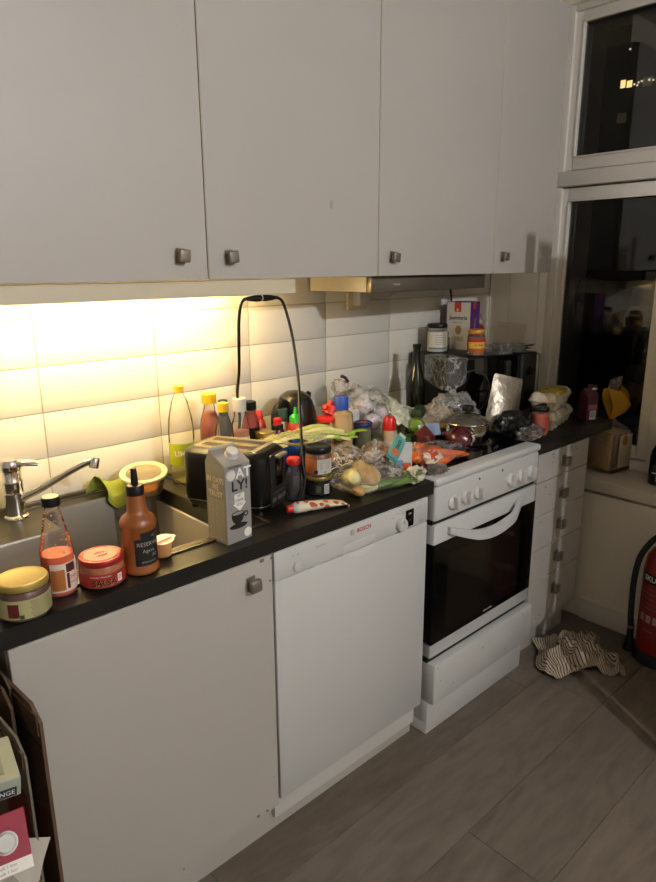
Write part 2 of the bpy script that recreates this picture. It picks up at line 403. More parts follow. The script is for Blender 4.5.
# bare ceiling bulb that lights the room
lp = thing('ceiling_lamp', 'bare round bulb hanging from the ceiling behind the camera', 'lamp', (.08, -2.55, ZC))
obj('ceiling_rose', lathe(B(), [(0, 0), (.05, 0), (.045, -.02), (.012, -.03), (0, -.03)], 20), M_white2, lp)
obj('flex', tube(B(), [(0, 0, -.02), (0, 0, -.12)], .004, 6, 1), M_white2, lp)
obj('socket', lathe(B(), [(.0, -.115), (.02, -.115), (.022, -.165), (0, -.165)], 16), M_white2, lp)
obj('bulb', lathe(B(), [(.005, -.165), (.006, -.180), (.009, -.19), (.0105, -.2), (.009, -.21), (.005, -.215), (0, -.216)], 20), mat('bulb_glass', (.97, .975, 1.0), .5, emit=BULB_STRENGTH), lp)

# ------------------------------------------------------------------ base units
def knob(parent, x, y, z, tilt=0., s=1.):
    """square pillow knob on a flat backplate, pointing -y, in world coordinates"""
    bm = B(); mt = Matrix.Translation((x, y, z)) @ Matrix.Rotation(tilt, 4, 'Y')
    box(bm, -.011*s, .011*s, -.003, 0, -.016*s, .016*s, .0012, 1, mt)
    box(bm, -.007*s, .007*s, -.014, -.002, -.007*s, .007*s, .002, 2, mt)
    box(bm, -.0135*s, .0135*s, -.027, -.013, -.0135*s, .0135*s, .0045, 3, mt)
    return obj('knob', bm, M_knob, parent, world=True)
ZB = .86; ZP = .132
sc = thing('sink_cabinet', 'white painted base cabinet with chipped edges under the sink', 'cabinet', (-.31, .3, 0))
bm = B(); box(bm, -.6157, -.598, .02, .60, .10, ZB); box(bm, -.022, -.004, .02, .60, .10, ZB); box(bm, -.6, -.02, .02, .60, .10, .118); box(bm, -.6, -.02, .58, .6, .118, ZB)
obj('carcass', bm, M_cab, sc, world=True)
dr = obj('door', box(B(), -.6157, -.004, -.0, .019, ZP-.012, ZB-.003, .0015, 1), M_cab, sc, world=True)
knob(dr, -.069, 0, .802, R(-4), 1.15)
bm = B()
for x, z, s in ((-.035, .85, .012), (-.012, .79, .006), (-.05, .775, .003), (-.006, .848, .007), (-.045, .128, .007), (-.075, .13, .009), (-.02, .22, .003), (-.3, .125, .004)):
    box(bm, x-s/2, x+s/2, -.0006, .001, z-s*.35, z+s*.35)
tag(obj('paint_chip', bm, M_chip, dr, world=True), kind='stuff')
obj('plinth', box(B(), -.6157, -.004, .048, .064, 0, ZP-.005), M_cab, sc, world=True)

dw = thing('dishwasher', 'white built-in dishwasher with rotary dial and black display', 'dishwasher', (.3, .3, 0))
obj('body', box(B(), .004, .596, .03, .6, .05, ZB-.002), M_white2, dw, world=True)
dd = obj('door', box(B(), .003, .597, .0, .03, ZP, .778, .004, 2), M_white, dw, world=True)
cp = obj('control_panel', box(B(), .003, .597, .0, .03, .7795, ZB-.003, .003, 2), M_white, dw, world=True)
# hand grip: scooped crescent below the panel
bm = B(); n = 16
a = [bm.verts.new((.237+.126*k/n, -.0012, .7785)) for k in range(n+1)]
b_ = [bm.verts.new((.237+.126*k/n, .012 if 0 < k < n else -.0012,   .7785-.0005-.026*sin(pi*k/n)**.8)) for k in range(n+1)]
for v in b_[1:-1]: v.co.y = -.0012
for k in range(n): bm.faces.new((a[k], a[k+1], b_[k+1], b_[k]))
obj('grip_recess', bm, mat('grip_plastic', 'd5d3cf', .3), dd, world=True)
bm = B(); box(bm, .236, .364, -.0012, .003, .7795, .805, .001); obj('grip_lip', bm, M_white, cp, world=True)
mt = Matrix.Translation((.075, 0, .80)) @ RX90
obj('button', lathe(B(), [(0, -.002), (.0135, -.002), (.0135, .004), (.012, .0055), (0, .0055)], 24, axis=mt), M_white2, cp, world=True)
mt = Matrix.Translation((.469, 0, .803)) @ RX90
dl = obj('dial', lathe(B(), [(0, -.002), (.02, -.002), (.0195, .014), (.017, .017), (0, .017)], 28, axis=mt), M_white2, cp, world=True)
obj('dial_mark', box(B(), .467, .471, -.0178, -.016, .808, .82), M_grey, dl, world=True)
ds = obj('display', box(B(), .494, .530, -.0012, .002, .785, .838, .001), M_glassb, cp, world=True)
text('A30', .008, M_printw, ds, (.511, -.0018, .826), world=True); text('1:45', .006, M_grey, ds, (.511, -.0018, .806), world=True)
text('BOSCH', .017, M_redp, cp, (.318, -.0008, .834), bold=True, world=True)
bm = B(); mt = Matrix.Translation((.272, -.0003, .834)) @ RX90
lathe(bm, [(.0085, -.0003), (.0085, .0003), (.0068, .0003), (.0068, -.0003)], 20, axis=mt, cap=False); box(bm, .269, .2705, -.0006, 0, .829, .839); box(bm, .2735, .275, -.0006, 0, .829, .839)
obj('emblem', bm, M_grey, cp, world=True)
text('on  off', .009, M_grey, cp, (.07, -.0008, .832), world=True); text('SilencePlus', .008, M_grey, cp, (.155, -.0008, .832), world=True)
for x, z, s in ((.44, .83, '65'), (.455, .84, '50'), (.48, .836, '35'), (.56, .835, '3h'), (.565, .79, 'start'), (.545, .835, '2h'), (.075, .776, 'i')):
    text(s, .008, M_grey, cp, (x, -.0008, z), world=True)
obj('plinth', box(B(), -.004, .60, .048, .064, 0, ZP-.005), M_cab, dw, world=True)

# stove
st = thing('electric_stove', 'white freestanding electric stove with black glass oven door', 'stove', (.925, .3, 0))
SX0, SX1 = .626, 1.226
obj('body', box(B(), SX0, SX1, .03, .6, .0, .88), M_white, st, world=True)
pn = obj('control_panel', box(B(), SX0, SX1, -.006, .03, .765, .879, .008, 3), M_white, st, world=True)
tp = obj('hob_frame', box(B(), SX0-.004, SX1+.004, -.012, .60, .881, .906, .009, 3), M_white, st, world=True)
gl = obj('hob_glass', box(B(), SX0+.012, SX1-.012, .045, .575, .9045, .9085, .0015, 1), M_glassb, st, world=True)
for x, y, r in ((.77, .19, .09), (1.08, .19, .073), (.77, .44, .073), (1.08, .44, .09)):
    bm = lathe(B(), [(r, 0), (r, .0003), (r-.003, .0003), (r-.003, 0)], 40, (x, y, .9085), cap=False); obj('zone_ring', bm, M_grey, gl, world=True)
for x in (.712, .781, .847, 1.043, 1.107, 1.172):
    mt = Matrix.Translation((x, -.006, .812)) @ RX90
    bm = lathe(B(), [(0, -.001), (.0235, -.001), (.0235, .004), (.019, .009), (0, .009)], 28, axis=mt)
    k = obj('knob', bm, M_white2, pn, world=True)
    bm = B(); box(bm, -.005, .005, -.026, -.006, -.021, .021, .003, 2, Matrix.Translation((x, -.006, .812)) @ Matrix.Rotation(R(8 if x > .9 else -6), 4, 'Y'))
    obj('knob_grip', bm, M_white2, k, world=True)
    obj('pointer_dot', box(B(), x+.026, x+.029, -.0066, -.005, .812, .815), M_print, pn, world=True)
for x in (.855, .989):
    mt = Matrix.Translation((x, -.006, .857)) @ RX90
    obj('indicator_light', lathe(B(), [(0, 0), (.004, 0), (.003, .002), (0, .002)], 12, axis=mt), M_black, pn, world=True)
for x in (.68, .712, .745, .781, .847, 1.043, 1.107, 1.172):
    text('o', .006, M_grey, pn, (x, -.0064, .844), world=True)
od = obj('oven_door', box(B(), SX0+.002, SX1-.002, -.004, .03, .286, .752, .004, 2), M_white, st, world=True)
obj('door_glass', box(B(), SX0+.0005, SX1-.0005, -.0072, .028, .335, .688, .002, 1), M_glassb, od, world=True)
obj('inner_window', box(B(), .70, 1.13, -.0076, -.0068, .36, .64), mat('inner_glass', '17130f', .1), od, world=True)
text('electrolux', .013, M_printw, od, (.945, -.008, .353), world=True)
bm = B(); n = 24; rows = []
for k in range(n+1):                                   # smile-shaped bar handle, bowed downwards and forwards
    t = k/n; x = .695+.425*t; s = sin(pi*t); yb = -.006-.036*min(1, s*1.5); zc = .722-.050*s
    h = .011+.006*s
    rows.append([bm.verts.new((x, yb+dy, zc+dz)) for dy, dz in ((-.009, -h), (-.011, 0), (-.009, h), (.009, h), (.009, -h))])
for a, c in zip(rows, rows[1:]):
    for k in range(5): bm.faces.new((a[k], c[k], c[(k+1) % 5], a[(k+1) % 5]))
bm.faces.new(rows[0]); bm.faces.new(list(reversed(rows[-1])))
obj('handle', bm, M_white, od, world=True, smooth=50)
for x in (.70, 1.10): obj('handle_mount', box(B(), x, x+.015, -.02, -.003, .708, .726, .003), M_white, od, world=True)
obj('gap_shade', box(B(), SX0+.003, SX1-.003, .006, .031, .745, .772), M_blackm, st, world=True); obj('gap_shade', box(B(), SX0+.003, SX1-.003, .006, .031, .262, .292), M_blackm, st, world=True)  # black strips added behind the gaps, painting in their dark shade
wd = obj('pan_drawer', box(B(), SX0+.002, SX1+.001, -.026, .03, .122, .268, .004, 2), M_white, st, world=True)
bm = B()
for x, z in ((.66, .2), (.73, .16), (.9, .22), (1.05, .15), (.64, .255), (1.16, .25)): box(bm, x, x+.006, -.0266, -.025, z, z+.003)
tag(obj('stain', bm, mat('grease_stain', '8d8067', .7), wd, world=True), kind='stuff')
bm = B(); box(bm, SX0, SX1-.02, -.002, .03, .0, .121, .002); box(bm, SX0-.001, SX0+.01, .0, .3, 0, .04, .001); obj('plinth', bm, M_white, st, world=True)

# drawer unit
du = thing('drawer_cabinet', 'narrow white drawer cabinet with five knobs beside the stove', 'cabinet', (1.43, .3, 0))
DX0, DX1 = 1.238, 1.627
obj('carcass', box(B(), DX0, DX1, .021, .60, .10, ZB), M_cab, du, world=True)
zs = [ZB-.002, .746, .609, .468, .333, ZP]
for i in range(5):
    d = obj('drawer', box(B(), DX0, DX1, .0, .02, zs[i+1]+.0015, zs[i]-.0015, .0015, 1), M_cab, du, world=True)
    knob(d, 1.428, 0, (.801, .673, .542, .404, .262)[i], R((3, -5, 0, 4, -3)[i]), 1.35)
    bm = B(); random.seed(i)
    for _ in range(9 if i == 0 else 3):
        x = random.uniform(DX0+.02, DX1-.06); z = random.uniform(zs[i+1]+.02, zs[i]-.01); s = random.uniform(.003, .007); box(bm, x, x+s*1.6, -.0006, .001, z, z+s*.6)
    tag(obj('paint_chip', bm, M_chip, d, world=True), kind='stuff')
obj('plinth', box(B(), DX0, DX1, .05, .066, 0, ZP-.004), M_cab, du, world=True)

# worktops
SKX0, SKX1, SKY0, SKY1 = -1.12, .06, .075, .612
w1 = B()
box(w1, -1.3, SKX0+.02, 0, YB, ZB, .90); box(w1, SKX1-.02, .622, 0, YB, ZB, .90); box(w1, SKX0+.02, SKX1-.02, 0, SKY0+.02, ZB, .90); box(w1, SKX0+.02, SKX1-.02, SKY1-.02, YB, ZB, .90)
solo('worktop', w1, M_counter, 'long black laminate worktop over sink cabinet and dishwasher', 'worktop')
w2 = B(); box(w2, 1.232, 1.822, -.004, YB-.002, ZB, .90, .003, 2)
solo('worktop', w2, M_counter, 'short black worktop on the drawer cabinet beside the window', 'worktop')

# inset steel sink with two bowls
sk = thing('sink', 'stainless steel inset sink with L-shaped basin under the bright tiles', 'sink', (-.4, .35, .70))
def sink():
    """one L-shaped basin: deep part on the right, shallower shelf of the L in front of the tap"""
    bm = B(); Z = .9022; dep = .185
    def ring(i, z, r):
        out = []
        def arc(cx, cy, a0, a1):
            for k in range(7): t = R(a0+(a1-a0)*k/6); out.append((cx+r*cos(t), cy+r*sin(t), z))
        arc(-.008-i-r, .558-i-r, 0, 90); arc(-.352+i+r, .558-i-r, 90, 180); out.append((-.352+i, .405-i, z))
        arc(-.86+i+r, .405-i-r, 90, 180); arc(-.86+i+r, .108+i+r, 180, 270); arc(-.008-i-r, .108+i+r, 270, 360)
        return out
    rings = [ring(0, Z, .045), ring(.004, Z-.006, .045), ring(.010, Z-dep+.03, .04), ring(.022, Z-dep+.006, .032), ring(.045, Z-dep, .02)]
    vv = [[bm.verts.new(p) for p in r] for r in rings]
    for a, c in zip(vv, vv[1:]):
        n = len(a)
        for k in range(n): bm.faces.new((a[k], a[(k+1) % n], c[(k+1) % n], c[k]))
    bm.faces.new(vv[-1])
    outer = [bm.verts.new(p) for p in ((SKX0, SKY0, Z), (SKX1, SKY0, Z), (SKX1, SKY1, Z), (SKX0, SKY1, Z))]
    es = []
    for loop in (outer, vv[0]):
        for k in range(len(loop)):
            e = bm.edges.get((loop[k], loop[(k+1) % len(loop)])) or bm.edges.new((loop[k], loop[(k+1) % len(loop)])); es.append(e)
    bmesh.ops.triangle_fill(bm, use_beauty=True, edges=es)
    return bm
sb = sink(); obj('basin', sb, M_steel, sk, world=True, smooth=40)
bm = B(); e_ = .004
for a in ((SKX0, SKX1, SKY0, SKY0+.012), (SKX0, SKX1, SKY1-.010, SKY1), (SKX0, SKX0+.01, SKY0, SKY1), (SKX1-.01, SKX1, SKY0, SKY1)): box(bm, *a, .900, .9055, .002, 2)
box(bm, SKX0, SKX1, SKY1, SKY1+.012, .9, .916, .003, 2)
obj('rim', bm, M_steel, sk, world=True)
bm = lathe(B(), [(0, 0), (.035, 0), (.042, .003), (.045, .001)], 24, (-.18, .33, .7175)); obj('drain', bm, M_chrome, sk, world=True)

# mixer tap
tpx = thing('mixer_tap', 'chrome single lever kitchen tap with long swung spout', 'tap', (-.404, .568, .903))
bm = lathe(B(), [(0, 0), (.032, 0), (.031, .004), (.025, .008), (.0245, .058), (.0265, .062), (.0265, .068), (.025, .07), (.025, .092), (.0265, .095), (.0265, .1), (.024, .104), (.024, .128), (0, .128)], 28); obj('body', bm, M_chrome, tpx)
bm = lathe(B(), [(.0255, .13), (.0275, .134), (.0275, .146), (.022, .156), (0, .160)], 28); hn = obj('lever', bm, M_chrome, tpx)
bm = B(); tube(bm, [(.0, -.01, .146), (.03, -.03, .148), (.056, -.04, .143)], [.013, .011, .008], 10, 6, .6); obj('lever_arm', bm, M_chrome, hn)
bm = B(); tube(bm, [(.01, -.012, .05), (.05, -.038, .072), (.105, -.072, .108), (.15, -.098, .134), (.172, -.110, .142)], [.0105, .0098, .0095, .0095, .010], 12, 6); sp = obj('spout', bm, M_chrome, tpx)
bm = lathe(B(), [(0, -.012), (.0125, -.012), (.013, .012), (.011, .015), (0, .015)], 18, (.174, -.112, .134), Matrix.Rotation(R(14), 4, 'Y')); obj('aerator', bm, M_chrome, sp)

# ------------------------------------------------------------------ wall cabinets, hood, tube light
UY, UZ, UT = .2898, 1.502, 2.497
ux = [-.598, .0386, .673, 1.311, 1.738]
ulab = ['white wall cabinet above the sink, knob at its lower right corner', 'wide white wall cabinet in the middle, grease spot on its door',
        'white wall cabinet directly over the extractor hood', 'narrow white wall cabinet next to the window']
ukn = [(-.039, 1.56), (.108, 1.558), (.737, 1.56), (1.365, 1.565)]
for i in range(4):
    x0, x1 = ux[i], ux[i+1]
    c = thing('wall_cabinet', ulab[i], 'cabinet', ((x0+x1)/2, YB, UZ), group='row of white wall cabinets')
    obj('carcass', box(B(), x0, x1, UY+.021, YB-.002, UZ+.002, UT), M_cab, c, world=True)
    bm = B(); g = .0085 if i == 1 else .004
    mtx = None
    box(bm, x0+g, x1-.0005, UY, UY+.018, UZ, UT-.003, .0012, 1)
    if i == 0: bmesh.ops.transform(bm, matrix=Matrix.Translation((x0, UY+.018, 0)) @ Matrix.Rotation(R(-.6), 4, 'Z') @ Matrix.Translation((-x0, -UY-.018, 0)), verts=bm.verts)
    d = obj('door', bm, M_cab, c, world=True)
    obj('edge_band', box(B(), x0+g-.0022, x0+g+.0004, UY+.001, UY+.017, UZ+.002, UT-.005), M_cab_edge, d, world=True)
    knob(d, ukn[i][0], UY-.001-(.006 if i == 0 else 0), ukn[i][1], R((5, -6, 8, 3)[i]), 1.12)
    if i == 1: obj('grease_spot', lathe(B(), [(0, 0), (.008, 0), (.007, .0004), (0, .0004)], 14, (.472, UY-.0005, 1.705), Matrix.Rotation(R(90), 4, 'X'), sy=1.5), mat('grey_smudge', 'a39c92', .6), d, world=True)
bm = B(); box(bm, -2.2, 1.738, UY+.04, YB, UT+.001, ZC-.002); tag(obj('trim_1', bm, M_wall), kind='structure')
# far left filler cabinet beyond the frame
ul = thing('under_cabinet_light', 'long tube light behind a cream rail under the wall cabinets', 'light', (-.13, .4, 1.46))
obj('light_rail', box(B(), -.598, .341, .30, .316, 1.4585, 1.4995, .0015, 1), mat('rail_cream', 'cdc2a8', .5), ul, world=True)
obj('housing', box(B(), -.56, .335, .455, .515, 1.482, 1.5, .003), M_white2, ul, world=True)
obj('tube', lathe(B(), [(0, -.43), (.011, -.428), (.011, .428), (0, .43)], 14, (-.115, .492, 1.469), RY90), mat('tube_glow', (1.0, .86, .58), .5, emit=TUBE_STRENGTH), ul, world=True)
for x in (-.557, .325): obj('end_cap', box(B(), x-.012, x+.012, .470, .500, 1.453, 1.484, .003), M_white2, ul, world=True)

hd = thing('extractor_hood', 'slim grey metal extractor hood under the wall cabinet', 'hood', (.99, .46, 1.449))
M_hood = mat('grey_painted_steel', '7c756a', .35, .7)
obj('canopy', box(B(), .677, 1.309, .345, .62, 1.450, 1.4995, .002, 1), mat('hood_cream', 'd8d0be', .4), hd, world=True)
fr = obj('front_strip', box(B(), .676, 1.31, .322, .3445, 1.449, 1.4985, .003, 2), M_hood, hd, world=True)
text('futurum', .010, M_printw, fr, (.80, .3212, 1.474), world=True)
obj('filter', box(B(), .72, 1.27, .37, .6, 1.446, 1.4505), mat('filter_mesh', '6f6b64', .5, .7, bump=.5, bs=300), hd, world=True)
tag(obj('power_cable', tube(B(), [(1.36, .60, 1.5), (1.42, .602, 1.47), (1.47, .606, 1.44), (1.49, .612, 1.36), (1.47, .612, 1.28)], .0045, 8), M_black), 'black cable hanging from the hood down to the rice box', 'cable')
oc = thing('socket_adapter', 'white plug adapter on the tiled wall below the hood', 'socket', (.9, YB, 1.43))
obj('plate', box(B(), .862, .965, .616, .631, 1.372, 1.448, .004), mat('cream_plastic', 'c9bfa8', .4), oc, world=True)
obj('plug', box(B(), .885, .942, .575, .62, 1.388, 1.446, .006), M_white2, oc, world=True)
obj('lead', tube(B(), [(.94, .59, 1.43), (.98, .60, 1.413), (1.05, .60, 1.413), (1.12, .60, 1.435), (1.15, .60, 1.449)], .0035, 8), M_white2, oc, world=True)
# two black plugs under the light rail with their cables
c1 = thing('appliance_cable', 'black cable with plug hanging from the tube light down behind the bottles', 'cable', (.20, .31, 1.445))
def plug(x0, x1, par):
    s = 1 if x1 > x0 else -1; L_ = abs(x1-x0)
    mt = Matrix.Translation((x0, .312, 1.449)) @ Matrix.Rotation(R(90*s), 4, 'Y')
    bm = lathe(B(), [(0, 0), (.011, .0), (.0115, .012), (.010, .03), (.0065, .045), (.005, L_), (0, L_)], 14, axis=mt, sx=.8); obj('plug', bm, M_black, par, world=True)
plug(.222, .168, c1)
obj('cable', tube(B(), [(.17, .312, 1.449), (.160, .318, 1.435), (.160, .33, 1.39), (.178, .36, 1.32), (.203, .40, 1.24), (.232, .455, 1.155), (.262, .49, 1.07), (.262, .51, .98), (.262, .53, .905)], .0048, 8), M_black, c1, world=True)
c2 = thing('appliance_cable', 'black cable with plug looping from the tube light to the dark jar', 'cable', (.26, .31, 1.445))
plug(.228, .282, c2)
obj('cable', tube(B(), [(.28, .312, 1.449), (.300, .312, 1.437), (.314, .305, 1.39), (.320, .29, 1.32), (.310, .26, 1.22), (.276, .215, 1.13), (.246, .175, 1.06), (.228, .150, 1.01), (.222, .135, .96), (.20, .13, .905)], .0042, 8), M_black, c2, world=True)

# ------------------------------------------------------------------ jars and bottles along the front of the worktop
M_lidy = mat('yellow_lid', 'a08b45', .42, .2); M_lidr = mat('red_lid', '9c2420', .35, .2); M_navy = mat('navy_lid', '1d2b5c', .4)
def ring_lid(prof_r, z, h, m, parent, ridges=0):
    bm = lathe(B(), [(0, z), (prof_r, z), (prof_r+.0008, z+.0015), (prof_r+.0008, z+h-.004), (prof_r-.001, z+h-.001), (prof_r-.005, z+h), (prof_r-.008, z+h-.0015), (0, z+h-.0015)], 36)
    return obj('lid', bm, m, parent)
j = thing('dip_jar', 'dip jar with yellow lid and pale green label at the worktop end', 'jar', (-.564, .042, .9003), face(-.57, .04))
obj('glass', lathe(B(), [(.036, 0), (.045, .003), (.047, .01), (.0465, .05), (.043, .058), (.041, .062), (.041, .066)], 36), M_glass, j)
obj('dip', lathe(B(), [(0, .003), (.043, .004), (.0455, .012), (.045, .05), (.041, .056), (0, .056)], 32), mat('brown_salsa', '5a2c16', .4, var=.4, vs=120), j)
ring_lid(.0465, .061, .014, M_lidy, j)
lb = obj('paper_label', patch(B(), .0472, -190, 10, .009, .046, 24), mat('label_green_cream', 'aaa474', .6, var=.1, vs=20), j)
obj('tomato_picture', patch(B(), .0476, -128, -104, .013, .040, 8), mat('dark_red_picture', '5c1712', .6), lb)
obj('leaf_picture', patch(B(), .0476, -103, -94, .010, .018, 5), mat('leaf_green', '2f4a1d', .6), lb)
for k in range(9): 
    text('ingredienser salsa dip'[:22-k % 3*3], .0036, mat('olive_print', '4c4a2c', .7), lb, wrap=(.0476, -62, .042-k*.0038))
    text('naringsinnhold per', .0036, MATS['olive_print'], lb, wrap=(.0476, -28, .042-k*.0038))

j = thing('chili_sauce_bottle', 'half-full clear bottle of orange chili sauce with black cap', 'bottle', (-.482, .078, .9003), face(-.48, .08))
obj('glass', lathe(B(), [(.026, 0), (.031, .002), (.032, .01), (.032, .085), (.031, .095), (.0165, .168), (.0135, .178), (.0135, .192)], 32), M_glass, j)
obj('sauce', lathe(B(), [(0, .003), (.029, .004), (.0308, .01), (.0308, .082), (.0306, .086), (0, .086)], 28), mat('orange_sauce', 'f0601f', .25, var=.25, vs=90, trans=.25), j)
bm = B(); random.seed(2)
for _ in range(38):
    z = random.uniform(.088, .165); r_ = .031-(z-.095)*.2 if z > .095 else .031; a = random.uniform(0, 6.28); s_ = random.uniform(.0008, .0026)
    lathe(bm, [(0, -s_), (s_, 0), (0, s_)], 5, ((r_-.0012)*cos(a), (r_-.0012)*sin(a), z))
tag(obj('sauce_residue', bm, mat('sauce_residue', 'e09a5a', .3, trans=.3), j), kind='stuff')
c_ = obj('cap', lathe(B(), [(0, .186), (.0175, .186), (.0178, .2), (.0165, .2035), (0, .2035)], 28), M_black, j)
obj('cap_top', lathe(B(), [(0, .2034), (.0155, .2034), (.015, .2042), (0, .2042)], 24), mat('cream_seal', 'd8cfb4', .5), c_)
lb = obj('paper_label', patch(B(), .0322, -120, 20, .012, .072, 18), mat('label_white_red', 'd9c8b8', .6), j)
obj('brown_panel', patch(B(), .0326, -118, -72, .016, .060, 8), mat('brown_panel', 'a8652f', .6, var=.15, vs=80), lb)
obj('dark_panel', patch(B(), .0326, -66, -30, .052, .070, 8), mat('dark_panel', '4a1512', .6), lb)
obj('dark_panel', patch(B(), .0326, -66, -56, .018, .050, 4), MATS['dark_panel'], lb)
text('CHILI', .010, M_redp, lb, wrap=(.0328, -42, .040)); text('SWEET', .007, M_redp, lb, wrap=(.0328, -42, .028))
text('SAUCE', .010, M_print, j, wrap=(.0324, -135, .045), bold=True)

j = thing('salsa_jar', 'low jar of salsa with red lid and red label', 'jar', (-.400, .063, .9003), face(-.4, .06))
obj('glass', lathe(B(), [(.038, 0), (.043, .002), (.0455, .008), (.0455, .04), (.044, .046), (.042, .05), (.042, .054)], 36), M_glass, j)
obj('salsa', lathe(B(), [(0, .003), (.042, .004), (.0442, .009), (.044, .043), (.041, .048), (0, .048)], 32), mat('chunky_salsa', 'b0602c', .4, var=.5, vs=130), j)
l_ = ring_lid(.0445, .049, .0135, M_lidr, j)
obj('lid_print', lathe(B(), [(.014, .0612), (.014, .0616), (.034, .0616), (.034, .0612)], 30, cap=False), mat('pale_red_print', 'd88f7c', .4), l_)
text('SALSA', .010, M_printw, l_, (0, 0, .0613), (0, 0, R(20)), bold=True)
lb = obj('paper_label', patch(B(), .0458, -205, 25, .006, .034, 26), mat('label_red', '9c2820', .55), j)
text('SALSA', .0175, M_print, lb, wrap=(.0464, -86, .0155), bold=True, sx=1.05)
text('SALSA', .0175, mat('yellow_print', 'e8c56a', .6), lb, wrap=(.0461, -85.2, .0150), bold=True, sx=1.05)
text('CHUNKY MEXICAN', .0048, M_printw, lb, wrap=(.0464, -96, .0295))
obj('white_panel', patch(B(), .0462, -52, -38, .012, .028, 6), M_printw, lb); text('D', .012, M_redp, lb, wrap=(.0466, -45, .02), bold=True)

j = thing('sauce_bottle', 'brown sauce squeeze bottle with black label and black nozzle', 'bottle', (-.314, .060, .9003), face(-.314, .06))
obj('body', lathe(B(), [(0, 0), (.035, 0), (.039, .004), (.039, .01), (.0365, .014), (.0355, .1), (.0385, .106), (.0385, .112), (.034, .122), (.024, .13), (.0205, .138), (.018, .170), (.0165, .175), (0, .175)], 36), mat('caramel_sauce_plastic', '8d5024', .32, var=.12, vs=10, coat=.2), j)
n_ = obj('nozzle', lathe(B(), [(0, .172), (.0185, .172), (.0185, .190), (.0165, .193), (.008, .1945), (.0065, .224), (.005, .229), (0, .229)], 28), M_black, j)
lb = obj('paper_label', patch(B(), .0362, -107, 20, .022, .082, 20, r1=.0358), M_blackm, j)
obj('label_crest', patch(B(), .0362, -86, 0, .082, .096, 14, r1=.0358), M_blackm, lb)
text('RESERVA', .0125, mat('silver_print', 'a9a396', .5), lb, wrap=(.0372, -62, .070)); text('Agave', .011, MATS['silver_print'], lb, wrap=(.0372, -62, .055))
text('SMOKY SAUCE', .005, MATS['silver_print'], lb, wrap=(.0372, -62, .030)); text('XO', .009, MATS['silver_print'], lb, wrap=(.0372, -40, .043)); text('EST', .006, MATS['silver_print'], lb, wrap=(.0372, -40, .086))

j = thing('portion_cup', 'small cup of orange dip with a peeled paper lid by the sink', 'cup', (-.248, .082, .9055))
obj('cup', lathe(B(), [(0, 0), (.0165, 0), (.0175, .002), (.0205, .03), (.0235, .032), (.0235, .034), (.0195, .034), (.0165, .004), (0, .004)], 28), mat('translucent_peach', 'dca468', .35, trans=.15), j)
bm = lathe(B(), [(0, 0), (.0245, 0), (.0248, .0006), (0, .0009)], 28, (.002, 0, .0365), Matrix.Rotation(R(-7), 4, 'Y') @ Matrix.Rotation(R(4), 4, 'X')); box(bm, .02, .031, -.007, .007, .0385, .0392)
fl = obj('paper_lid', bm, mat('foil_lid', 'e9e2d2', .4), j)
bm = B()
box(bm, -.021, .023, -.010, -.004, .0372, .0379, mtx=Matrix.Rotation(R(-7), 4, 'Y')); obj('red_stripe', bm, mat('pink_print', 'd6705c', .6), fl)
text('DIP', .008, MATS['pink_print'], fl, (.002, -.014, .0385), (0, R(-7), 0))

# oat drink carton
ct = thing('oat_drink_carton', 'grey oat drink carton with gabled top standing before the toaster', 'carton', (-.073, .071, .9003), R(5))
M_ct = mat('carton_grey', '8f8d89', .5); M_ctl = mat('carton_side', 'a79f8c', .5)
w_, d_, h_ = .038, .036, .192
bm = B(); box(bm, -w_, w_, -d_, d_, 0, h_, .0012, 1); body = obj('body', bm, M_ct, ct)
bm = B()     # sloping roof: low in front, ridge at the back
fr_ = [bm.verts.new(p) for p in ((-w_, -d_, h_), (w_, -d_, h_), (w_, d_, h_), (-w_, d_, h_), (-w_, d_*.55, h_+.030), (w_, d_*.55, h_+.030))]
for f in ((0, 1, 5, 4), (2, 3, 4, 5), (0, 4, 3), (1, 2, 5), (3, 2, 1, 0)): bm.faces.new([fr_[k] for k in f])
obj('gable', bm, M_ct, ct)
obj('top_seam', box(B(), -w_, w_, d_*.5, d_*.5+.003, h_+.026, h_+.036, .0008), M_ctl, ct)
mt = Matrix.Translation((.006, -.008, h_+.016)) @ Matrix.Rotation(R(28), 4, 'X')
obj('cap', lathe(B(), [(0, -.004), (.0165, -.004), (.0168, 0), (.015, .001), (.0148, .013), (.013, .0145), (0, .0145)], 28, axis=mt), M_white2, ct)
YF = -d_-.0008
text('OAT', .034, M_printw, body, (0.002, YF, .168), bold=True, sx=1.06); text('LY!', .034, M_print, body, (.004, YF, .139), bold=True, sx=1.1)
obj('letter_disc', lathe(B(), [(0, 0), (.0125, 0), (.0125, .0003), (0, .0003)], 24, (-.0205, YF+.0003, .168), RX90), M_printw, body)
text('THE ORIGINAL', .0062, M_print, body, (-.008, YF, .187), bold=True)
arrow = [(-.013, .12), (.017, .12), (.017, .096), (.022, .096), (.002, .077), (-.018, .096), (-.013, .096)]
obj('arrow', poly(B(), arrow, .0004, Matrix.Translation((0, YF, 0))), M_printw, body)
for i, t_ in enumerate(('HIT', 'DRINK', 'YOU?')): text(t_, .0105, M_print, body, (.002, YF-.0005, .1145-i*.0105), sx=.8)
bm = B()
cup = [(-.025, .074)]+[(-.025+.040*k/12, .074-.026*sin(pi*k/12)**.7) for k in range(1, 12)]+[(.015, .074)]
cup = [(-.024+.038*(1-cos(pi*k/16))/2, .072-.026*sin(pi*k/16)**.8) for k in range(17)]
poly(bm, cup, .0004, Matrix.Translation((0, YF, 0)))
lathe(bm, [(.0070, 0), (.0070, .0004), (.0040, .0004), (.0040, 0)], 20, (.020, YF+.0004, .066), RX90, cap=False)
obj('cup_drawing', bm, M_print, body)
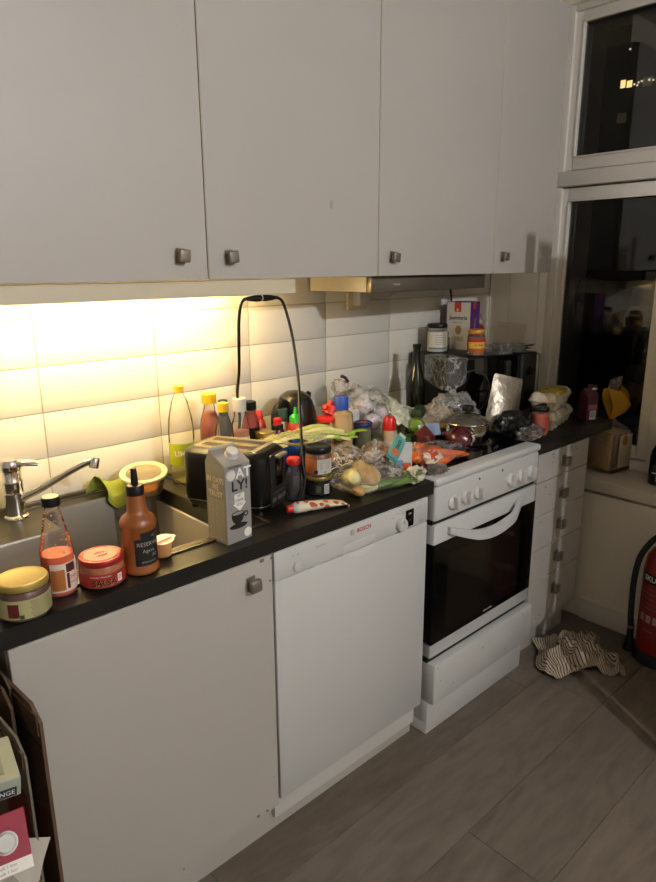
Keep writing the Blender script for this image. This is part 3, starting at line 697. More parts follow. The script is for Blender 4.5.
obj('cup_rim_drawing', lathe(B(), [(0, 0), (.019, 0), (.019, .0004), (0, .0004)], 28, (-.005, YF+.0002, .072), RX90, sy=.3), M_print, body)
obj('milk_drawing', lathe(B(), [(0, 0), (.0165, 0), (.0165, .0004), (0, .0004)], 28, (-.005, YF-.0002, .0722), RX90, sy=.22), MATS['carton_grey'], body)
obj('saucer_drawing', lathe(B(), [(0, 0), (.027, 0), (.027, .0004), (0, .0004)], 28, (-.004, YF+.0002, .041), RX90, sy=.26), M_print, body)
obj('badge', lathe(B(), [(0, 0), (.0115, 0), (.0115, .0004), (0, .0004)], 20, (.024, YF+.0002, .018), RX90), M_printw, body)
text('IN OATS', .019, mat('cream_print', 'd9cba4', .6), body, (-w_-.0008, 0, .155), (R(90), 0, R(-90)), bold=True, sx=.85); text('WE', .019, MATS['cream_print'], body, (-w_-.0008, 0, .138), (R(90), 0, R(-90)), bold=True, sx=.85); text('TRUST', .019, MATS['cream_print'], body, (-w_-.0008, 0, .121), (R(90), 0, R(-90)), bold=True, sx=.9)
for k in range(20): text('oats water rapeseed oil salt', .0052, MATS['cream_print'], body, (-w_-.0008, 0, .107-k*.0051), (R(90), 0, R(-90)))

# toaster
ts = thing('toaster', 'black two-slot toaster with control panel on its end', 'toaster', (.067, .243, .9055), R(24))
M_tb = mat('toaster_black', '0c0b0a', .28, spec=.35); M_ts = mat('toaster_steel', 'b0a48a', .28, .9)
def rrect(hx, hy, r, n=5):
    out = []
    for cx, cy, a in ((hx-r, hy-r, 0), (-hx+r, hy-r, 90), (-hx+r, -hy+r, 180), (hx-r, -hy+r, 270)):
        for k in range(n+1): t = R(a+90*k/n); out.append((cx+r*cos(t), cy+r*sin(t)))
    return out
def loft(bm, secs, cap=True):
    rings = [[bm.verts.new((x, y, z)) for x, y in pts] for pts, z in secs]
    for a, c in zip(rings, rings[1:]):
        n = len(a)
        for k in range(n): bm.faces.new((a[k], a[(k+1) % n], c[(k+1) % n], c[k]))
    if cap: bm.faces.new(list(reversed(rings[0]))); bm.faces.new(rings[-1])
    return bm
hx, hy = .078, .125
bm = B(); loft(bm, [(rrect(hx-.012, hy-.012, .03), .006), (rrect(hx-.004, hy-.004, .034), .018), (rrect(hx, hy, .036), .04), (rrect(hx, hy, .036), .14), (rrect(hx-.003, hy-.003, .034), .155), (rrect(hx-.014, hy-.014, .028), .166), (rrect(hx-.02, hy-.02, .022), .168)])
bd = obj('housing', bm, M_tb, ts)
obj('top_plate', loft(B(), [(rrect(hx-.018, hy-.030, .016), .1675), (rrect(hx-.019, hy-.031, .016), .1705)]), M_ts, ts)
for x in (-.027, .027): obj('slot', box(B(), x-.013, x+.013, -.078, .078, .1695, .1712), M_blackm, ts); 
for x in (-.047, -.007, .007, .047): obj('slot_edge', box(B(), x-.002, x+.002, -.08, .08, .1705, .1722, .0006), M_ts, ts)
obj('chrome_line', loft(B(), [(rrect(hx+.0006, hy+.0006, .036), .026), (rrect(hx+.0008, hy+.0008, .036), .029)], False), M_ts, ts)
fp = obj('control_panel', box(B(), -.036, .044, -hy-.004, -hy+.004, .014, .158, .006, 3), M_blackm, ts)
obj('lever_track', box(B(), -.012, .030, -hy-.0052, -hy-.003, .07, .142, .002), M_glassb, fp)
obj('lever', box(B(), -.016, .034, -hy-.018, -hy-.002, .147, .156, .003, 2), mat('lever_grey', '8b8477', .35, .4), fp)
for x in (-.022, .006, .031): obj('button', box(B(), x-.010, x+.010, -hy-.006, -hy-.003, .030, .041, .0015), mat('button_grey', '55514b', .4), fp)
for k in range(7): obj('browning_mark', box(B(), -.024+k*.009, -.0222+k*.009, -hy-.0046, -hy-.0035, .052, .0545), M_grey, fp)
for x, y in ((-.05, -.1), (.05, -.1), (-.05, .1), (.05, .1)): obj('foot', lathe(B(), [(0, -.004), (.01, -.004), (.01, .008), (0, .008)], 12, (x, y, 0)), M_rubber, ts)

# ------------------------------------------------------------------ sink surroundings
def cloth(bm, w, l, fn, nx=26, ny=26, th=.002):
    g = [[bm.verts.new(fn(i/nx, k/ny)) for k in range(ny+1)] for i in range(nx+1)]
    for i in range(nx):
        for k in range(ny): bm.faces.new((g[i][k], g[i+1][k], g[i+1][k+1], g[i][k+1]))
    bmesh.ops.recalc_face_normals(bm, faces=bm.faces)
    bmesh.ops.solidify(bm, geom=list(bm.faces), thickness=th)
    return bm
def fcl(u, v):
    prof = [(.602, .908), (.600, .930), (.588, .948-.012*u), (.572, .940-.014*u), (.560, .922), (.552, .912), (.545, .905), (.540, .888), (.538, .868)]
    q = v*(len(prof)-1); i = min(int(q), len(prof)-2); t = q-i
    y = prof[i][0]+(prof[i+1][0]-prof[i][0])*t; z = prof[i][1]+(prof[i+1][1]-prof[i][1])*t
    k = max(0, 1-u*2.2); curl = k*k
    x = -.205+.13*u+.035*v*(1-u)+.02*curl*sin(v*3)
    z += .016*curl*sin(pi*v)+.006*sin(u*7+v*3); y -= .010*curl*sin(pi*v)
    if v > .75 and u < .35: z += (v-.75)*.10*(1-u/.35)
    return Vector((x, y, z))
solo('dish_cloth', cloth(B(), 1, 1, fcl), mat('green_sponge_cloth', '8a9636', .85, bump=.6, bs=250), 'yellow-green dish cloth draped on the back of the sink', 'cloth')
j = thing('food_container', 'round clear takeaway tub with cream lid at the sink corner', 'container', (-.06, .520, .905), rot=(R(9), R(-6), 0))
obj('tub', lathe(B(), [(0, 0), (.046, 0), (.05, .003), (.061, .056), (.059, .056), (.048, .004), (0, .002)], 36), film('tub_plastic', 'f6eedc', 'f0e4c8', .2, .2, 1.2), j)
obj('leftovers', lathe(B(), [(0, .003), (.047, .004), (.052, .022), (.03, .027), (0, .024)], 24), mat('rice_leftovers', 'c07f2e', .6, var=.5, vs=150, bump=.6, bs=200), j)
obj('lid_rim', lathe(B(), [(.050, .0592), (.0535, .0618), (.0665, .0618), (.068, .058), (.0665, .0535), (.0655, .0535), (.0665, .058), (.054, .0605)], 40, cap=False), mat('cream_rim', 'd9cda6', .4), j)
ld = obj('lid', lathe(B(), [(0, .058), (.048, .0585), (.053, .061), (.066, .061), (.0675, .058), (.066, .054), (.063, .054), (.063, .057), (.053, .057), (.049, .055), (0, .0555)], 40), film('cream_lid_plastic', 'f6efdc', 'e8dcb8', .25, .2, 1.2), j)

# ------------------------------------------------------------------ bottles behind the toaster
def bottle(name, label, loc, prof, m, cap_prof, capm, fill=None, fillm=None, lab=None, labm=None, grp=None, seg=28, rz=0.):
    j = thing(name, label, 'bottle', loc, rz or face(loc[0], loc[1]), grp)
    obj('body', lathe(B(), prof, seg, cap=False), m, j)
    if fill: obj('contents', lathe(B(), fill, seg), fillm, j)
    if cap_prof: obj('cap', lathe(B(), cap_prof, 24), capm, j)
    if lab: obj('paper_label', patch(B(), lab[0], lab[1], lab[2], lab[3], lab[4], 20), labm, j)
    return j
def cyl(r, z0, z1, b=.0015): return [(0, z0), (r, z0), (r, z1-b), (r-b, z1), (0, z1)]
G_B = 'bottles behind the toaster'
M_yc = mat('yellow_cap', 'e0b41f', .4)
M_pet = film('pet_plastic', 'fbf9f0', 'fffbe8', .12, .06, 1.12)
j = bottle('soda_bottle', 'clear lime soda bottle with yellow cap and green label by the sink', (.072, .525, .9005),
       [(.022, 0), (.033, .003), (.038, .02), (.0385, .05), (.037, .07), (.0385, .12), (.0385, .16), (.035, .2), (.024, .25), (.014, .272), (.0125, .276), (.0125, .285)], M_pet, cyl(.0155, .278, .297), M_yc,
       [(0, .003), (.03, .004), (.0365, .02), (.037, .05), (.036, .058), (0, .058)], film('lime_soda', 'f2f2c4', 'e8ea9c', .25, .1, 1.1), (.0388, -170, 20, .062, .128), mat('lime_label', 'a9b31e', .5, var=.15, vs=30), G_B)
text('LIME', .022, M_printw, j, wrap=(.0393, -92, .098), bold=True)
bottle('vinegar_bottle', 'tall clear bottle with broad yellow cap and red sauce', (.168, .515, .9005), [(.028, 0), (.031, .004), (.031, .15), (.028, .18), (.018, .21), (.016, .225), (.016, .24)], M_glass, cyl(.0225, .232, .262), M_yc,
       [(0, .003), (.029, .005), (.029, .15), (.026, .178), (.017, .205), (0, .205)], mat('pale_red_sauce', 'b2573a', .35, var=.2, vs=30), (.0313, -160, -20, .05, .12), mat('label_cream', 'd8cba4', .6), G_B)
bottle('oil_bottle', 'small clear bottle with narrow yellow cap in front of green glass', (.172, .445, .9005), [(.026, 0), (.029, .004), (.029, .14), (.026, .165), (.015, .2), (.013, .21), (.013, .225)], M_glass, cyl(.0165, .216, .243), M_yc,
       [(0, .003), (.027, .005), (.027, .11), (0, .11)], mat('olive_oil', 'a8953c', .25), (.0293, -160, -20, .04, .10), mat('label_olive', 'b9b07a', .6), G_B)
bottle('juice_bottle', 'dark green glass bottle beside the yellow-capped bottles', (.225, .525, .9005), [(.029, 0), (.032, .004), (.032, .12), (.028, .145), (.015, .185), (.013, .2), (.013, .225)], M_greenglass, cyl(.015, .215, .232), mat('dark_cap', '1d2a16', .4),
       [(0, .003), (.03, .005), (.03, .118), (.026, .143), (.013, .18), (0, .18)], mat('dark_green_liquid', '20330f', .3), (.0323, -160, -20, .04, .10), mat('label_green', '4d6b2a', .6), G_B)
bottle('fish_sauce_bottle', 'glass bottle with white screw cap next to the toaster', (.236, .452, .9005), [(.026, 0), (.029, .004), (.029, .15), (.024, .175), (.0185, .19), (.0185, .215)], M_glass, cyl(.0205, .207, .247), M_white2,
       [(0, .003), (.027, .005), (.027, .145), (0, .145)], mat('pink_sauce', 'b97a58', .4), (.0293, -160, -20, .05, .13), mat('label_paper', 'd9cfae', .6), G_B)
bottle('hot_sauce_bottle', 'red hot sauce bottle with black cap and black band', (.292, .475, .9005), [(.024, 0), (.027, .004), (.027, .15), (.02, .18), (.018, .185), (.018, .2)], M_glass, cyl(.0195, .2, .226), M_black,
       [(0, .003), (.025, .005), (.025, .148), (.018, .178), (.0165, .196), (0, .196)], mat('red_hot_sauce', 'a52a17', .3), (.0273, -170, -10, .10, .145), M_black, G_B)
bottle('ketchup_bottle', 'slim red plastic bottle close behind the black-capped one', (.343, .50, .9005), [(.022, 0), (.025, .004), (.025, .12), (.02, .15), (.012, .16)], mat('red_squeeze_plastic', 'c23a22', .35), [(0, .158), (.014, .158), (.012, .18), (.007, .186), (0, .186)], M_red, grp=G_B)

# electric kettle
kt = thing('kettle', 'round black electric kettle against the tiled wall', 'kettle', (.50, .505, .9005), R(180+20))
obj('body', lathe(B(), [(0, .0), (.07, .0), (.076, .006), (.078, .05), (.078, .11), (.072, .155), (.06, .195), (.05, .21), (.0, .21)], 36), mat('kettle_black', '141310', .28, spec=.4), kt)
ld = obj('lid', lathe(B(), [(.05, .209), (.047, .214), (.03, .225), (.012, .229), (0, .229)], 32), mat('kettle_lid', '3a342a', .25, .3), kt)
obj('handle', tube(B(), [(.055, 0, .19), (.09, 0, .202), (.122, 0, .185), (.132, 0, .14), (.118, 0, .085), (.075, 0, .045)], [.014, .015, .015, .014, .013, .012], 10, 6, .8), mat('kettle_handle', '1b1917', .4), kt)
obj('spout', tube(B(), [(-.06, 0, .165), (-.085, 0, .19), (-.098, 0, .205)], [.024, .018, .012], 12, 4, .8), MATS['kettle_black'], kt)
obj('base', lathe(B(), [(0, -.0), (.082, .0), (.083, .005), (.078, .008), (0, .008)], 32), M_black, kt)

# squeeze bottles and lids in the middle row
G_S = 'small bottles in front of the kettle'
bottle('soy_bottle', 'small bottle with black collar and red cap before the kettle', (.352, .415, .9005), [(.024, 0), (.027, .004), (.027, .11), (.02, .135), (.017, .14)], mat('dark_soy_body', '3a1f16', .25), cyl(.0125, .15, .172), M_red, grp=G_S)
_j = [o for o in bpy.data.objects if o.name.startswith('soy_bottle')][0]
obj('collar', lathe(B(), cyl(.019, .138, .152), 24), M_black, _j)
bottle('herb_jar', 'squat glass jar with brass lid behind the vegetable bag', (.315, .43, .9005), [(.03, 0), (.033, .004), (.033, .10), (.029, .115)], M_glass, cyl(.033, .115, .135), mat('brass_lid', 'a08d52', .35, .6), [(0, .003), (.031, .005), (.031, .10), (0, .10)], mat('dried_herbs', '6a6a3c', .8, var=.4, vs=90), grp=G_S)
bottle('sriracha_bottle', 'squeeze bottle with bright green pointed nozzle', (.413, .40, .9005), [(.026, 0), (.029, .004), (.029, .12), (.022, .148), (.018, .153)], mat('sriracha_red', 'a5301c', .35), [(0, .15), (.0185, .15), (.0185, .170), (.012, .176), (.006, .179), (.0042, .2), (0, .202)], mat('green_cap', '2fae3d', .4), grp=G_S)
bottle('spray_bottle', 'small bottle with dark teal cap beside the green nozzle', (.40, .455, .9005), [(.022, 0), (.025, .004), (.025, .13), (.018, .15)], mat('cream_bottle', 'c9bf9c', .4), cyl(.021, .15, .19), mat('teal_cap', '2e4a42', .45), grp=G_S)
j = thing('ketchup_squeeze_bottle', 'upturned bright red bottle with a ribbed twist cap leaning on the kettle', 'bottle', (.535, .385, .9005))
mt = Matrix.Translation((0, 0, .0)) @ Matrix.Rotation(R(6), 4, 'Y')
obj('body', lathe(B(), [(0, 0), (.03, 0), (.033, .01), (.03, .08), (.026, .115), (.02, .14), (0, .14)], 28, axis=mt), mat('pale_squeeze_bottle', 'c9946a', .4), j)
obj('collar', lathe(B(), [(0, .138), (.031, .138), (.033, .145), (.031, .152), (.024, .156), (0, .156)], 28), M_red, j)
bm = B(); mt = Matrix.Translation((.012, .0, .158)) @ Matrix.Rotation(R(28), 4, 'Y'); lathe(bm, cyl(.024, 0, .03), 12, axis=mt); box(bm, -.018, .018, -.008, .008, .026, .044, .003, 2, mt); box(bm, -.034, -.016, -.01, .01, .008, .024, .003, 2, mt)
obj('twist_cap', bm, M_red, j)
j = bottle('vitamin_bottle', 'clear plastic bottle with tall blue cap', (.582, .365, .9005), [(.037, 0), (.041, .004), (.041, .15), (.038, .162), (.024, .172), (.021, .178)], film('peach_plastic', 'f6e6c8', 'f0d8b0', .3, .15, 1.2), [(0, .174), (.0255, .174), (.0265, .178), (.0245, .214), (.0225, .217), (0, .217)], mat('blue_cap', '2d4fae', .4),
     [(0, .003), (.038, .005), (.038, .135), (.036, .146), (0, .146)], mat('peach_powder', 'e6d2ac', .7, var=.15, vs=40), grp=G_S)
bottle('pill_tub', 'white supplement tub right behind the blue-capped bottle', (.66, .40, .9005), [(.03, 0), (.033, .004), (.033, .11), (.03, .115)], M_white2, cyl(.0315, .115, .15), M_white2, lab=(.0333, -170, -10, .02, .10), labm=mat('label_lilac', 'b9b3c4', .6), grp=G_S)
j = thing('pickle_jar', 'glass jar with navy lid bearing an orange picture', 'jar', (.652, .330, .9005))
obj('glass', lathe(B(), [(.026, 0), (.030, .003), (.030, .105), (.027, .113)], 32), M_glass, j)
obj('pickles', lathe(B(), [(0, .003), (.028, .004), (.028, .10), (0, .10)], 28), mat('pickle_green', '5a5a34', .5, var=.4, vs=60), j)
l_ = ring_lid(.0305, .112, .014, M_navy, j); obj('lid_picture', lathe(B(), [(0, .1248), (.015, .1248), (.015, .1252), (0, .1252)], 20, sy=.7), mat('orange_picture', 'd8662a', .5), l_)
j = bottle('spice_shaker', 'bottle with shiny red dome cap behind the teal sachet', (.735, .285, .9005), [(.022, 0), (.025, .004), (.025, .085), (.022, .094)], mat('spice_label', 'b9a488', .5), [(0, .092), (.0235, .092), (.0235, .110), (.0205, .130), (.015, .138), (0, .139)], mat('red_dome', 'c21f22', .25), grp=G_S)

# ------------------------------------------------------------------ jars right of the toaster
j = thing('soy_sauce_bottle', 'dispenser bottle of dark soy sauce with red cap', 'bottle', (.222, .182, .9005))
obj('body', lathe(B(), [(.026, 0), (.031, .003), (.031, .03), (.022, .075), (.0145, .095), (.0145, .104)], 28), M_glass, j)
obj('soy', lathe(B(), [(0, .002), (.029, .004), (.029, .03), (.0205, .07), (0, .07)], 24), mat('soy', '140b07', .15), j)
c_ = obj('cap', lathe(B(), [(0, .099), (.0185, .099), (.0195, .102), (.0195, .114), (.017, .118), (0, .118)], 28), M_red, j)
j = thing('drink_can', 'blue drink can with pale lid beside the toaster', 'can', (.235, .262, .9005))
obj('can', lathe(B(), [(0, 0), (.026, 0), (.032, .008), (.032, .12), (.027, .132), (.028, .134), (.0265, .1335), (.025, .13), (0, .13)], 28), mat('blue_can', '274a86', .3, .5, var=.3, vs=18), j)
obj('can_lid', lathe(B(), [(0, .1302), (.0255, .1302), (.0255, .1315), (0, .1315)], 24), mat('pale_can_lid', 'd2c38a', .3, .5), j)
j = thing('drink_can', 'second blue can with gold rim behind the dark jar', 'can', (.305, .262, .9005))
obj('can', lathe(B(), [(0, 0), (.03, 0), (.037, .008), (.037, .118), (.032, .13), (.033, .132), (.031, .1315), (.03, .128), (0, .128)], 28), MATS['blue_can'], j)
obj('can_lid', lathe(B(), [(.027, .1285), (.033, .1285), (.033, .134), (.027, .134)], 24, cap=False), mat('gold_rim', 'b59b4e', .3, .6), j)
j = thing('spread_jar', 'lower jar with yellow-rimmed lid and black label under another jar', 'jar', (.300, .166, .9005), face(.287, .17))
obj('glass', lathe(B(), [(0, 0), (.036, 0), (.039, .003), (.039, .044), (.036, .048), (0, .048)], 32), mat('dark_spread', '17110c', .2), j)
ring_lid(.0385, .046, .012, mat('bronze_lid', '8d7a3c', .35, .5), j)
lb = obj('paper_label', patch(B(), .0393, -150, 0, .006, .040, 20), M_blackm, j)
obj('barcode', patch(B(), .0397, -66, -42, .008, .036, 6), M_printw, lb)
for k in range(6): obj('barcode_line', patch(B(), .0401, -64+k*3.6, -62.6+k*3.6, .010, .034, 2), M_print, lb)
obj('round_mark', patch(B(), .0397, -100, -80, .012, .032, 6), mat('olive_mark', '4a4f34', .6), lb)
j = thing('peanut_sauce_jar', 'jar with black lid and white label stacked on the dark jar', 'jar', (.300, .166, .9595), face(.287, .17))
obj('glass', lathe(B(), [(.033, 0), (.0375, .003), (.0385, .01), (.0385, .055), (.035, .064), (.034, .07)], 32), M_glass, j)
obj('sauce', lathe(B(), [(0, .003), (.036, .004), (.037, .01), (.037, .054), (.033, .062), (0, .062)], 28), mat('peanut_brown', '7a4018', .35, var=.15, vs=40), j)
ring_lid(.037, .066, .0165, M_black, j)
lb = obj('paper_label', patch(B(), .0388, -96, -20, .008, .050, 20), mat('label_greywhite', 'c2beb4', .6), j)
obj('orange_panel', patch(B(), .0388, -160, -96, .008, .050, 10), mat('label_rust', 'a05a2e', .6), lb)
for k in range(5): text('peanut sauce mild', .0042, M_print, lb, wrap=(.0394, -62, .045-k*.0052))
obj('eco_mark', patch(B(), .0392, -66, -56, .010, .017, 4), mat('eco_green', '7a9a2e', .6), lb); obj('dark_mark', patch(B(), .0392, -108, -92, .010, .019, 4), M_print, lb)

tb = thing('tomato_paste_tube', 'rolled tomato paste tube with red cap lying on the worktop edge', 'tube', (.205, .066, .916), rot=(0, 0, R(-16)))
bm = B(); secs = []
for k in range(13):
    t = k/12; x = -.062+.145*t; ry = .0165+.006*t; rz_ = .0150*(1-t)**.6+.0012
    secs.append([bm.verts.new((x, ry*cos(a), rz_*sin(a)-(.0150-rz_)*.75)) for a in [2*pi*q/20 for q in range(20)]])
for a, c in zip(secs, secs[1:]):
    for q in range(20): bm.faces.new((a[q], a[(q+1) % 20], c[(q+1) % 20], c[q]))
bm.faces.new(list(reversed(secs[0]))); bm.faces.new(secs[-1])
def tube_mat():
    m = bpy.data.materials.new('paste_tube_print'); m.use_nodes = True; N = m.node_tree.nodes; L = m.node_tree.links; b = N['Principled BSDF']
    t = N.new('ShaderNodeTexCoord'); v = N.new('ShaderNodeTexVoronoi'); v.inputs['Scale'].default_value = 46
    L.new(t.outputs['Object'], v.inputs['Vector']); cr = N.new('ShaderNodeValToRGB'); cr.color_ramp.interpolation = 'CONSTANT'
    e = cr.color_ramp.elements; e[0].color = (*lin('c23a28'), 1); e[1].position = .42; e[1].color = (*lin('d8cdb0'), 1); k = e.new(.36); k.color = (*lin('5f6b34'), 1)
    L.new(v.outputs['Distance'], cr.inputs[0]); L.new(cr.outputs[0], b.inputs['Base Color']); b.inputs['Roughness'].default_value = .35; return m
obj('tube', bm, tube_mat(), tb)
mt = Matrix.Translation((-.062, 0, 0)) @ Matrix.Rotation(R(-90), 4, 'Y')
obj('shoulder', lathe(B(), [(0, 0), (.0165, 0), (.0150, .006), (.010, .012), (0, .012)], 20, axis=mt, sx=.9), M_white2, tb)
obj('cap', lathe(B(), [(0, .010), (.0105, .010), (.0100, .026), (.008, .028), (0, .028)], 14, axis=mt), M_red, tb)
obj('rolled_end', lathe(B(), [(0, -.022), (.003, -.022), (.003, .022), (0, .022)], 8, (.085, 0, -.0125), RX90), mat('tube_foil', 'b3aca0', .35, .8), tb)

# ------------------------------------------------------------------ the heap of vegetables and bags
M_cel = mat('celery_green', 'c4cc74', .4, var=.2, vs=25); M_leaf = mat('leaf_bright', '97ba42', .5, var=.3, vs=30); M_pale = mat('pale_yellow_green', 'e2dc9c', .4, var=.15, vs=20)
cb = thing('celery_bunch', 'bunch of pale green celery lying on top of the heap', 'celery', (.405, .352, .992))
random.seed(5)
for k in range(9):
    y0 = -.038+.0095*k; z0 = .010*(k % 3)
    bm = B(); dz = random.uniform(-.008, .010)
    tube(bm, [(-.17+random.uniform(-.01, .01), y0*.75, z0), (-.05, y0, z0+.012+dz*.3), (.06, y0*1.2, z0+.016+dz), (.15, y0*1.5, z0+dz-.006)], [.0105, .0095, .008, .0055], 8, 6, .6)
    st_ = obj('stalk', bm, M_cel if k % 2 else M_pale, cb)
for k in range(12):
    a = random.uniform(-.5, .5); x = random.uniform(.05, .20); y = random.uniform(-.05, .05); z = random.uniform(.008, .03)-.09*(x-.05)
    bm = B(); l = random.uniform(.035, .065); w = l*.26
    def lf(u, v, a=a, x=x, y=y, z=z, l=l, w=w):
        p = Vector(((u-.2)*l, (v-.5)*w*2*sin(pi*min(.98, u*.9+.06)), .006*sin(u*3)-abs(v-.5)*.01))
        p.rotate(Matrix.Rotation(a, 3, 'Z')); return p+Vector((x, y, z))
    cloth(bm, 1, 1, lf, 8, 4, .0008); obj('leaf', bm, M_leaf, cb)
bm = crumple(B(), .19, .060, .032, 11, .20, 3.2, 4, flat=False); solo('celery_bag', bm, M_plastic, 'clear plastic bag pulled over the celery bunch', 'bag', (.37, .350, .972))
# bag of bean sprouts
bs_ = thing('sprout_bag', 'clear crackly bag of bean sprouts behind the potatoes', 'bag', (.452, .205, .9005), R(-20))
obj('film', crumple(B(), .060, .050, .057, 21, .28, 3.6, 4), M_plastic, bs_)
bm = B(); random.seed(9)
for k in range(46):
    x, y, z = random.uniform(-.036, .036), random.uniform(-.03, .03), random.uniform(.012, .072)
    dx, dy = random.uniform(-.03, .03), random.uniform(-.02, .02)
    tube(bm, [(x-dx*.5, y-dy*.5, z), (x, y, z+.006), (x+dx*.5, y+dy*.5, z-.003)], .0017, 5, 3)
tag(obj('sprouts', bm, mat('sprout_white', 'ece2cc', .4), bs_), kind='stuff')
# dried orange slices bag
db = thing('dried_fruit_bag', 'small bag of amber dried fruit slices in the heap', 'bag', (.612, .235, .9005))
obj('film', crumple(B(), .058, .045, .046, 31, .22, 3.2, 4), M_plastic, db)
bm = B(); random.seed(4)
for k in range(34):
    x, y, z = random.uniform(-.04, .04), random.uniform(-.03, .03), random.uniform(.01, .062); r_ = random.uniform(.010, .017)
    mt = Matrix.Rotation(random.uniform(-1.2, 1.2), 4, 'X') @ Matrix.Rotation(random.uniform(-1.2, 1.2), 4, 'Y')
    lathe(bm, [(0, .001), (r_*.7, -.001), (r_, .002), (r_*.95, .003), (0, .002)], 10, (x, y, z), mt)
tag(obj('dried_slices', bm, mat('amber_fruit', 'b5762a', .4, var=.4, vs=60), db), kind='stuff')
# potatoes, endive, leek in a produce bag
def potato(label, loc, s, seed, m):
    bm = B(); bmesh.ops.create_icosphere(bm, subdivisions=3, radius=1)
    for v in bm.verts:
        n1 = noise.noise(v.co*1.4+Vector((seed, 0, 0))); v.co = v.co*(1+.16*n1); v.co.x *= s; v.co.y *= s*.75; v.co.z *= s*.72
    return solo('potato', bm, m, label, 'potato', loc, R(seed*40), 'potatoes in the produce bag')
M_pot = mat('potato_skin', 'c29c5c', .6, var=.25, vs=50, bump=.2, bs=120)
potato('large yellow-brown potato in the middle of the produce bag', (.425, .082, .942), .041, 1, M_pot)
potato('small round potato at the front left of the produce bag', (.352, .056, .921), .023, 2, M_pot)
potato('pale potato at the back of the produce bag', (.452, .135, .945), .036, 3, mat('pale_potato', 'c2ad7a', .6, var=.2, vs=40))
bm = lathe(B(), [(0, -.07), (.016, -.062), (.028, -.02), (.026, .012), (.014, .045), (0, .066)], 16, (0, 0, 0), RY90); solo('endive', bm, mat('endive_yellow', 'd9d494', .4, var=.25, vs=30), 'pale yellow endive head inside the produce bag', 'endive', (.362, .098, .945), rot=(0, R(20), R(55)))
lk = thing('leek', 'sliced leek with green end along the worktop edge', 'leek', (.46, .055, .9145), R(-12))
obj('white_shaft', tube(B(), [(-.10, 0, -.002), (-.03, .004, 0)], [.0125, .0125], 12, 2), M_pale, lk)
obj('green_leaves', tube(B(), [(-.03, .004, 0), (.03, .002, .001), (.095, -.004, .0)], [.0125, .0135, .011], 12, 4, .7), mat('leek_green', '5f7f35', .45, var=.3, vs=30), lk)
pb = thing('produce_bag', 'clear produce bag with twisted top holding potatoes and endive', 'bag', (.43, .098, .9005), R(-10))
obj('film', crumple(B(), .118, .070, .047, 41, .16, 2.6, 4), M_clear, pb)
obj('twisted_top', crumple(B(), .034, .026, .026, 44, .4, 4., 3, c=(.035, .015, .066)), M_plastic2, pb)
obj('knot', lathe(B(), [(.010, 0), (.006, .012), (.004, .018), (.007, .024), (.005, .03), (0, .032)], 10, (.042, .018, .108)), M_plastic2, pb)
# standing soup pouch and the teal sachet leaning on it
def pouch_bm(w, h, t, bulge=.8):
    bm = B(); nx, nz = 10, 12; F = []
    for s_ in (-1, 1):
        F.append([[bm.verts.new(((i/nx-.5)*w*(1-.12*abs(k/nz-.3)), s_*(t*.5*(sin(pi*i/nx)**.7)*max(0, 1-(k/nz)**2*bulge)+.0006), h*k/nz)) for k in range(nz+1)] for i in range(nx+1)])
    for s_ in (0, 1):
        for i in range(nx):
            for k in range(nz): bm.faces.new((F[s_][i][k], F[s_][i+1][k], F[s_][i+1][k+1], F[s_][i][k+1]))
    for k in range(nz):
        for i in (0, nx): bm.faces.new((F[0][i][k], F[0][i][k+1], F[1][i][k+1], F[1][i][k]))
    for i in range(nx):
        for k in (0, nz): bm.faces.new((F[0][i][k], F[0][i+1][k], F[1][i+1][k], F[1][i][k]))
    return bm
sp_ = thing('soup_pouch', 'white stand-up pouch with tomato picture and blue print', 'pouch', (.588, .105, .9005), R(-38))
pf = obj('pouch', pouch_bm(.072, .108, .036), mat('pouch_white', 'bfc0c0', .35, var=.12, vs=40, bump=.2, bs=60), sp_)
obj('tomato_picture', box(B(), .004, .028, -.0215, -.019, .026, .048, .002), mat('tomato_orange', 'c0552a', .5), pf)
obj('blue_print', box(B(), -.026, .002, -.0215, -.019, .040, .058, .002), mat('blue_print', '6f8fb5', .5), pf)
for k in range(4): text('suppe ml kcal', .006, M_print, pf, (-.006, -.0222, .022-k*.005))
tl = thing('teal_sachet', 'teal spice sachet lying aslant on the pouch', 'sachet', (.512, .075, .980), rot=(R(-50), R(40), R(-42)))
obj('sachet', pouch_bm(.040, .090, .008, .3), mat('teal_foil', '5f9c92', .35, var=.15, vs=30), tl)
obj('seal', box(B(), -.012, .012, -.001, .001, .089, .104, .0005), mat('mint_seal', 'b4c8bd', .4), tl)
obj('seal', box(B(), -.020, .020, -.001, .001, -.008, .002, .0005), mat('teal_dark', '3f7f74', .4), tl)
obj('picture', lathe(B(), [(0, 0), (.013, 0), (.013, .001), (0, .001)], 14, (0, -.0040, .024), RX90), mat('orange_picture2', 'c4683c', .5), tl)
text('TACO', .014, M_print, tl, (0, -.0052, .056), (R(90), R(-90), 0), bold=True)
